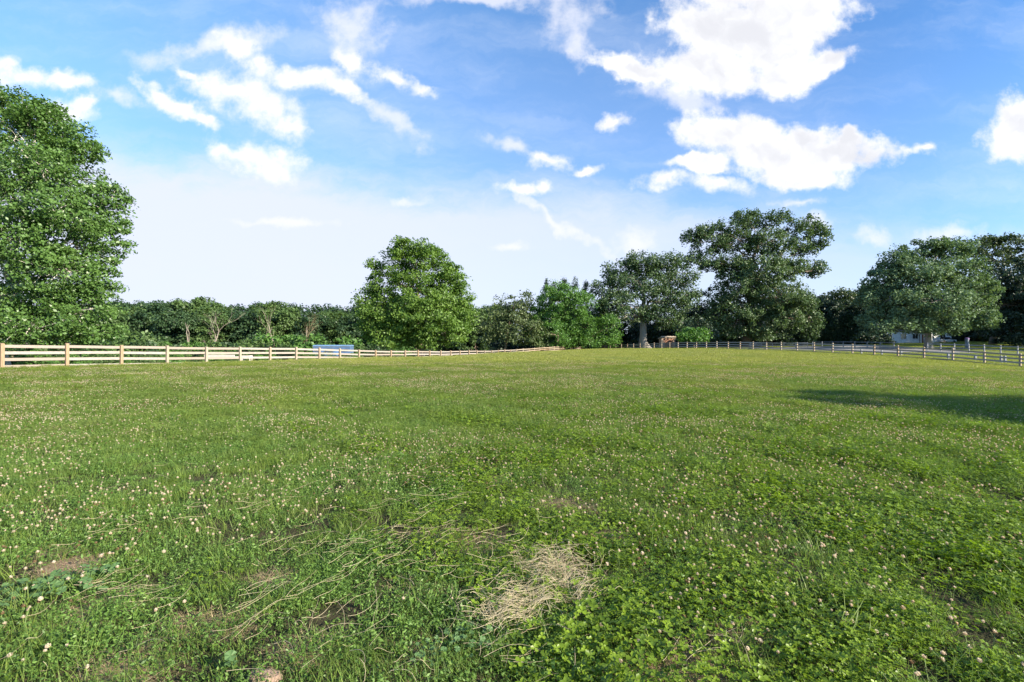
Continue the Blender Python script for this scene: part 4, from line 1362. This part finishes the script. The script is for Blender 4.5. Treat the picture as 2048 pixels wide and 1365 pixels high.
# near field: which plant grows where
x, y = ring_points(r1, 56, 1.3, 15)
k_ = r1.uniform(0, 1, len(x)) < np.clip((15 - y) / 7.5, 0, 1) ** 1.5
x, y = x[k_], y[k_]
lush = np.clip(.5 + x * .22 / np.maximum(.35 + y * .12, .3) + (smooth_noise(x, y, 1.9, 1.0) - .5) * 1.5, 0, 1)
pick = r1.uniform(0, 1, len(x))
bm = bare_mask(x, y) + (smooth_noise(x, y, 9, 4) - .5) * .7
ok = bm < .12
isclov = ok & (pick < lush)
isweed = ok & ~isclov & (r1.uniform(0, 1, len(x)) < np.clip(1.25 - y * .10, .25, .9))
isgr = ok & ~isclov & ~isweed
vig = (.62 + .72 * smooth_noise(x, y, 1.6, 2.2)) * (.75 + .5 * smooth_noise(x, y, 23, 1.2)) * r1.uniform(.8, 1.2, len(x))
place('clover_leaves', x[isclov], y[isclov], clov, .8, 1.25, .14, label='trifoliate clover leaves covering the near field', smul=vig[isclov])
place('weed_leaves', x[isweed], y[isweed], weed, .8, 1.2, .14, label='small pointed weed leaves in the near field', smul=vig[isweed])
place('near_grass', x[isgr], y[isgr], gras, .7, 1.15, .14, label='short grass blades among the clover', smul=vig[isgr])
x, y = ring_points(r1, 14, 1.3, 9.5)
ok = bare_mask(x, y) < .3
place('thin_grass', x[ok], y[ok], gras, .7, 1.3, .2)
# thatch on and around the bare spots
bx_, by_ = [], []
for (a, b, rx, ry) in BARE:
    n = 46
    bx_.append(a + r1.normal(size=n) * rx * .75); by_.append(b + r1.normal(size=n) * ry * .75)
place('dead_thatch', np.concatenate(bx_), np.concatenate(by_), that, .7, 1.3, .1)
# middle distance
x, y = ring_points(r1, 17, 5.5, 30)
ok = inside_field(x, y) & (r1.uniform(0, 1, len(x)) < np.clip((y - 5) / 5, 0, 1)) & (bare_mask(x, y) < .2)
x, y = x[ok], y[ok]
place('field_grass', x, y, gmid, .75, 1.25, .1, smul=.70 + .55 * smooth_noise(x, y, 1.1, .5), label='mown pasture grass and clover')
# far
x, y = ring_points(r1, 5.0, 27, 84, 1.25, 2)
ok = inside_field(x, y)
x, y = x[ok], y[ok]
place('pasture_grass', x, y, gfar, .75, 1.2, .06, smul=.8 + .4 * smooth_noise(x, y, .5, .5), label='pasture grass in the far half of the field')
x, y = ring_points(r1, 1.6, 40, 128, 1.25, 2)
ok = ~inside_field(x, y) & ~((x > 38) & (x < 75) & (y > 62) & (y < 106))
ok |= inside_field(x, y) & (y > 84)
x, y = x[ok], y[ok]
place('outer_grass', x, y, gfar, 1.0, 1.6, .06)
# taller tufts here and there, and long grass along the fences
x, y = ring_points(r1, .8, 2.0, 22)
ok = inside_field(x, y) & (smooth_noise(x, y, 1.0, 3) > .5)
place('tall_grass', x[ok], y[ok], talls, .6, 1.1, .15)
fx = []; fy = []
for n_ in np.arange(-3, 26, .06):
    a, b = PL(n_); fx.append(a + r1.normal() * .15); fy.append(b + r1.normal() * .15)
for n_ in np.arange(-3, 33, .05):
    a, b = PR(n_); fx.append(a + r1.normal() * .3); fy.append(b + r1.normal() * .3)
place('fence_line_grass', np.array(fx), np.array(fy), talls, .8, 1.5, .15)

# clover blooms
bl_w = [bloom(r1, 'bloom_%02d' % i, M['fl_white'], r1.uniform(.0056, .0077)) for i in range(5)]
bl_b = [bloom(r1, 'bloom_faded_%02d' % i, M['fl_brown'], r1.uniform(.007, .009)) for i in range(3)]


def blooms(name, dens, z0, z1, z, protos_, lo, hi, label, thr=.35, sc=1.0):
    x, y = ring_points(r1, dens, z0, z1)
    k = smooth_noise(x, y, 1.3, 5.0) * .55 + smooth_noise(x, y, .45, 1.0) * .45
    # fewer on the weedy patch in the left foreground
    k = k - .30 * np.exp(-((x + .9) / 2.0) ** 2 - ((y - 2.6) / 1.3) ** 2) - .2 * np.exp(-((x) / 1.0) ** 2 - ((y - 3.0) / 1.4) ** 2)
    ok = (r1.uniform(0, 1, len(x)) < np.clip((k - thr) * 3.2, 0, 1)) & inside_field(x, y) & (bare_mask(x, y) < .1)
    x, y = x[ok], y[ok]
    n = len(x)
    zz = height(x, y) + r1.uniform(z[0], z[1], n)
    scatter(name, np.stack([x, y, zz], 1), protos_, r1.integers(0, len(protos_), n), euler(r1, n, .3), r1.uniform(lo, hi, n) * sc, label)


blooms('clover_flowers', 95, 1.4, 9, (.065, .11), bl_w, .75, 1.3, 'white clover blooms among the leaves', .28)
blooms('clover_flowers', 120, 8, 30, (.07, .115), bl_w, .8, 1.3, 'white clover blooms farther out', .36, sc=1.05)
blooms('clover_flowers', 7, 30, 62, (.08, .12), bl_w, .9, 1.4, 'white clover blooms in the far pasture', .42, sc=1.5)
blooms('faded_clover_flowers', 40, 1.4, 9, (.06, .10), bl_b, .75, 1.25, 'browned clover blooms', .38)
blooms('faded_clover_flowers', 30, 9, 28, (.07, .11), bl_b, .9, 1.5, 'browned clover blooms farther out', .38, 1.2)

# ------------------------------------------------------------------ hay
def strands(name, specs, mat, k=3):
    mb = MB()
    for (x0, y0, ang, L, bend, z0, rad, dz_) in specs:
        pts = []
        n = 6
        a = ang
        px_, py_ = x0 - math.cos(ang) * L / 2, y0 - math.sin(ang) * L / 2
        for i in range(n + 1):
            s = i / n
            zz = gz_fast(px_, py_) + z0 + dz_ * (s - .5) + .012 * math.sin(s * math.pi * 1.5 + x0 * 30)
            pts.append((px_, py_, max(zz, gz_fast(px_, py_) + .01)))
            a += bend / n + rs.gauss(0, .05)
            px_ += math.cos(a) * L / n; py_ += math.sin(a) * L / n
        mb.tube(pts, [rad, rad, rad, rad * .9, rad * .8, rad * .6, rad * .4], k, cap=False)
    me = mb.mesh(name, True)
    return me


def gz_fast(x_, y_): return .03 + gz0(x_, y_)
_gcache = {}
def gz0(x_, y_):
    k = (round(x_ * 5), round(y_ * 5))
    if k not in _gcache: _gcache[k] = gz(k[0] / 5, k[1] / 5)
    return _gcache[k]


rs = random.Random(9)
pile = []
for (px, py, sx, sy, n, ang0, da) in ((1010, 1235, 45, 24, 170, .9, .5), (1040, 1205, 60, 22, 120, .75, .6), (1120, 1150, 42, 24, 150, .3, .9), (1090, 1115, 70, 16, 120, .15, .8), (1160, 1185, 25, 26, 70, 1.2, .7), (1060, 1190, 90, 40, 110, .5, .9)):
    for i in range(int(n * .85)):
        qx, qy = gp(px + rs.gauss(0, sx * .75), py + 24 + rs.gauss(0, sy * .8))
        pile.append((qx, qy, ang0 + rs.gauss(0, da), rs.uniform(.05, .28), rs.gauss(0, .7), rs.uniform(.035, .10), rs.uniform(.0007, .0014), rs.gauss(0, .03)))
me = strands('hay_pile', pile, M['straw'])
o = link('hay_pile', me, mat=M['straw'])
tag(o, 'loose tangle of dry straw-coloured hay lying on the clover in the foreground', 'hay')
loose = []
for i in range(230):
    px = rs.triangular(-60, 1350, 650); py = rs.uniform(890, 1380)
    if rs.random() < .5: px = rs.gauss(900, 220); py = rs.gauss(1150, 110)
    py = max(880, min(1420, py))
    qx, qy = gp(px, py)
    ang = rs.gauss(.8, .5)
    loose.append((qx, qy, ang, rs.uniform(.05, .24) * (1 + .06 * qy), rs.gauss(0, .9), rs.uniform(.035, .085), rs.uniform(.0006, .0012) * (1 + .06 * qy), rs.gauss(0, .03)))
for (px, py, n) in ((240, 1190, 12), (330, 1220, 9), (870, 960, 14), (820, 1015, 16), (240, 1050, 7), (580, 1230, 10), (640, 1120, 14), (760, 1110, 20), (1400, 1330, 9), (1020, 1340, 8), (560, 1010, 9), (900, 1090, 16)):
    for i in range(n):
        qx, qy = gp(px + rs.gauss(0, 60), py + rs.gauss(0, 14))
        loose.append((qx, qy, rs.gauss(.75, .35), rs.uniform(.08, .30) * (1 + .06 * qy), rs.gauss(0, .7), rs.uniform(.04, .085), rs.uniform(.0006, .0012) * (1 + .06 * qy), rs.gauss(0, .02)))
me = strands('hay_strands', loose, M['straw'])
o = link('hay_strands', me, mat=M['straw']); tag(o, 'single dry hay stalks strewn over the near field', kind='stuff')


# ------------------------------------------------------------------ mallow plants and stone
def mallow(px, py, n, spread, label, seed, size=.028):
    r = random.Random(seed)
    X, Y = gp(px, py)
    g = gz(X, Y)
    root = empty('mallow_plant', (X, Y, g)); tag(root, label, 'plant')
    mb = MB(); st = MB(); tv = []
    for i in range(n):
        a = r.uniform(0, 6.283); q = math.sqrt(r.random()) * spread
        c = Vector((math.cos(a) * q, math.sin(a) * q, r.uniform(.06, .11)))
        nrm = Vector((r.gauss(0, .28), r.gauss(-.12, .28), 1)).normalized()
        t = nrm.orthogonal().normalized(); b = nrm.cross(t)
        s = size * r.uniform(.6, 1.2); ph = r.uniform(0, 6.28)
        k = 20; base = len(mb.v)
        mb.v.append(tuple(c - nrm * s * .15))
        for j in range(k + 1):
            th = ph + (j / k) * 5.7
            rr = s * (1 + .10 * math.cos(5 * (th - ph) * 1.1)) 
            p = c + (t * math.cos(th) + b * math.sin(th)) * rr + nrm * (.10 * s * math.cos(5 * (th - ph) * 1.1 + 3))
            mb.v.append(tuple(p))
        for j in range(k): mb.f.append((base, base + 1 + j, base + 2 + j))
        st.tube([tuple(c - nrm * s * .15), (c.x * .6, c.y * .6, c.z * .5), (c.x * .35, c.y * .35, 0)], .0012, 4, cap=False)
    mb.build('leaves', M['lf_mallow'], root)
    st.build('stem', M['stem'], root)


mallow(45, 1205, 42, .20, 'cluster of round pale green mallow leaves at the far left of the foreground', 1, .023)
mallow(165, 1190, 20, .17, 'looser group of round pale leaves beside the left mallow cluster', 2, .024)
mallow(930, 1305, 34, .13, 'patch of small pale lobed leaves just below the hay tangle', 3, .014)
mallow(860, 1340, 18, .08, 'smaller patch of pale lobed leaves at the bottom edge below the hay', 4, .013)
mallow(470, 1352, 3, .02, 'single round pale leaf at the bottom edge, left of the flat stone', 5, .022)

X, Y = gp(530, 1362)
r_ = random.Random(3)
mb = MB()
k = 14
ring0 = []; ring1 = []
for j in range(k):
    th = 6.283 * j / k
    rr = (.055 + r_.uniform(-.006, .006))
    xx, yy = math.cos(th) * rr * 1.5, math.sin(th) * rr * .7
    ring0.append((xx, yy, .01)); ring1.append((xx * .8, yy * .78, .034 + r_.uniform(-.005, .006)))
mb.v = ring0 + ring1 + [(.012, .01, .040)]
for j in range(k):
    j2 = (j + 1) % k
    mb.f.append((j, j2, k + j2, k + j)); mb.f.append((k + j, k + j2, 2 * k))
M['stone'] = rough_mat('stone_tan', (.18, .12, .085), (.30, .215, .16), 14, .9, .6)
o = mb.build('stone', M['stone'], None, (X, Y, gz(X, Y)))
tag(o, 'flat tan stone lying in the weeds at the bottom edge', 'stone')
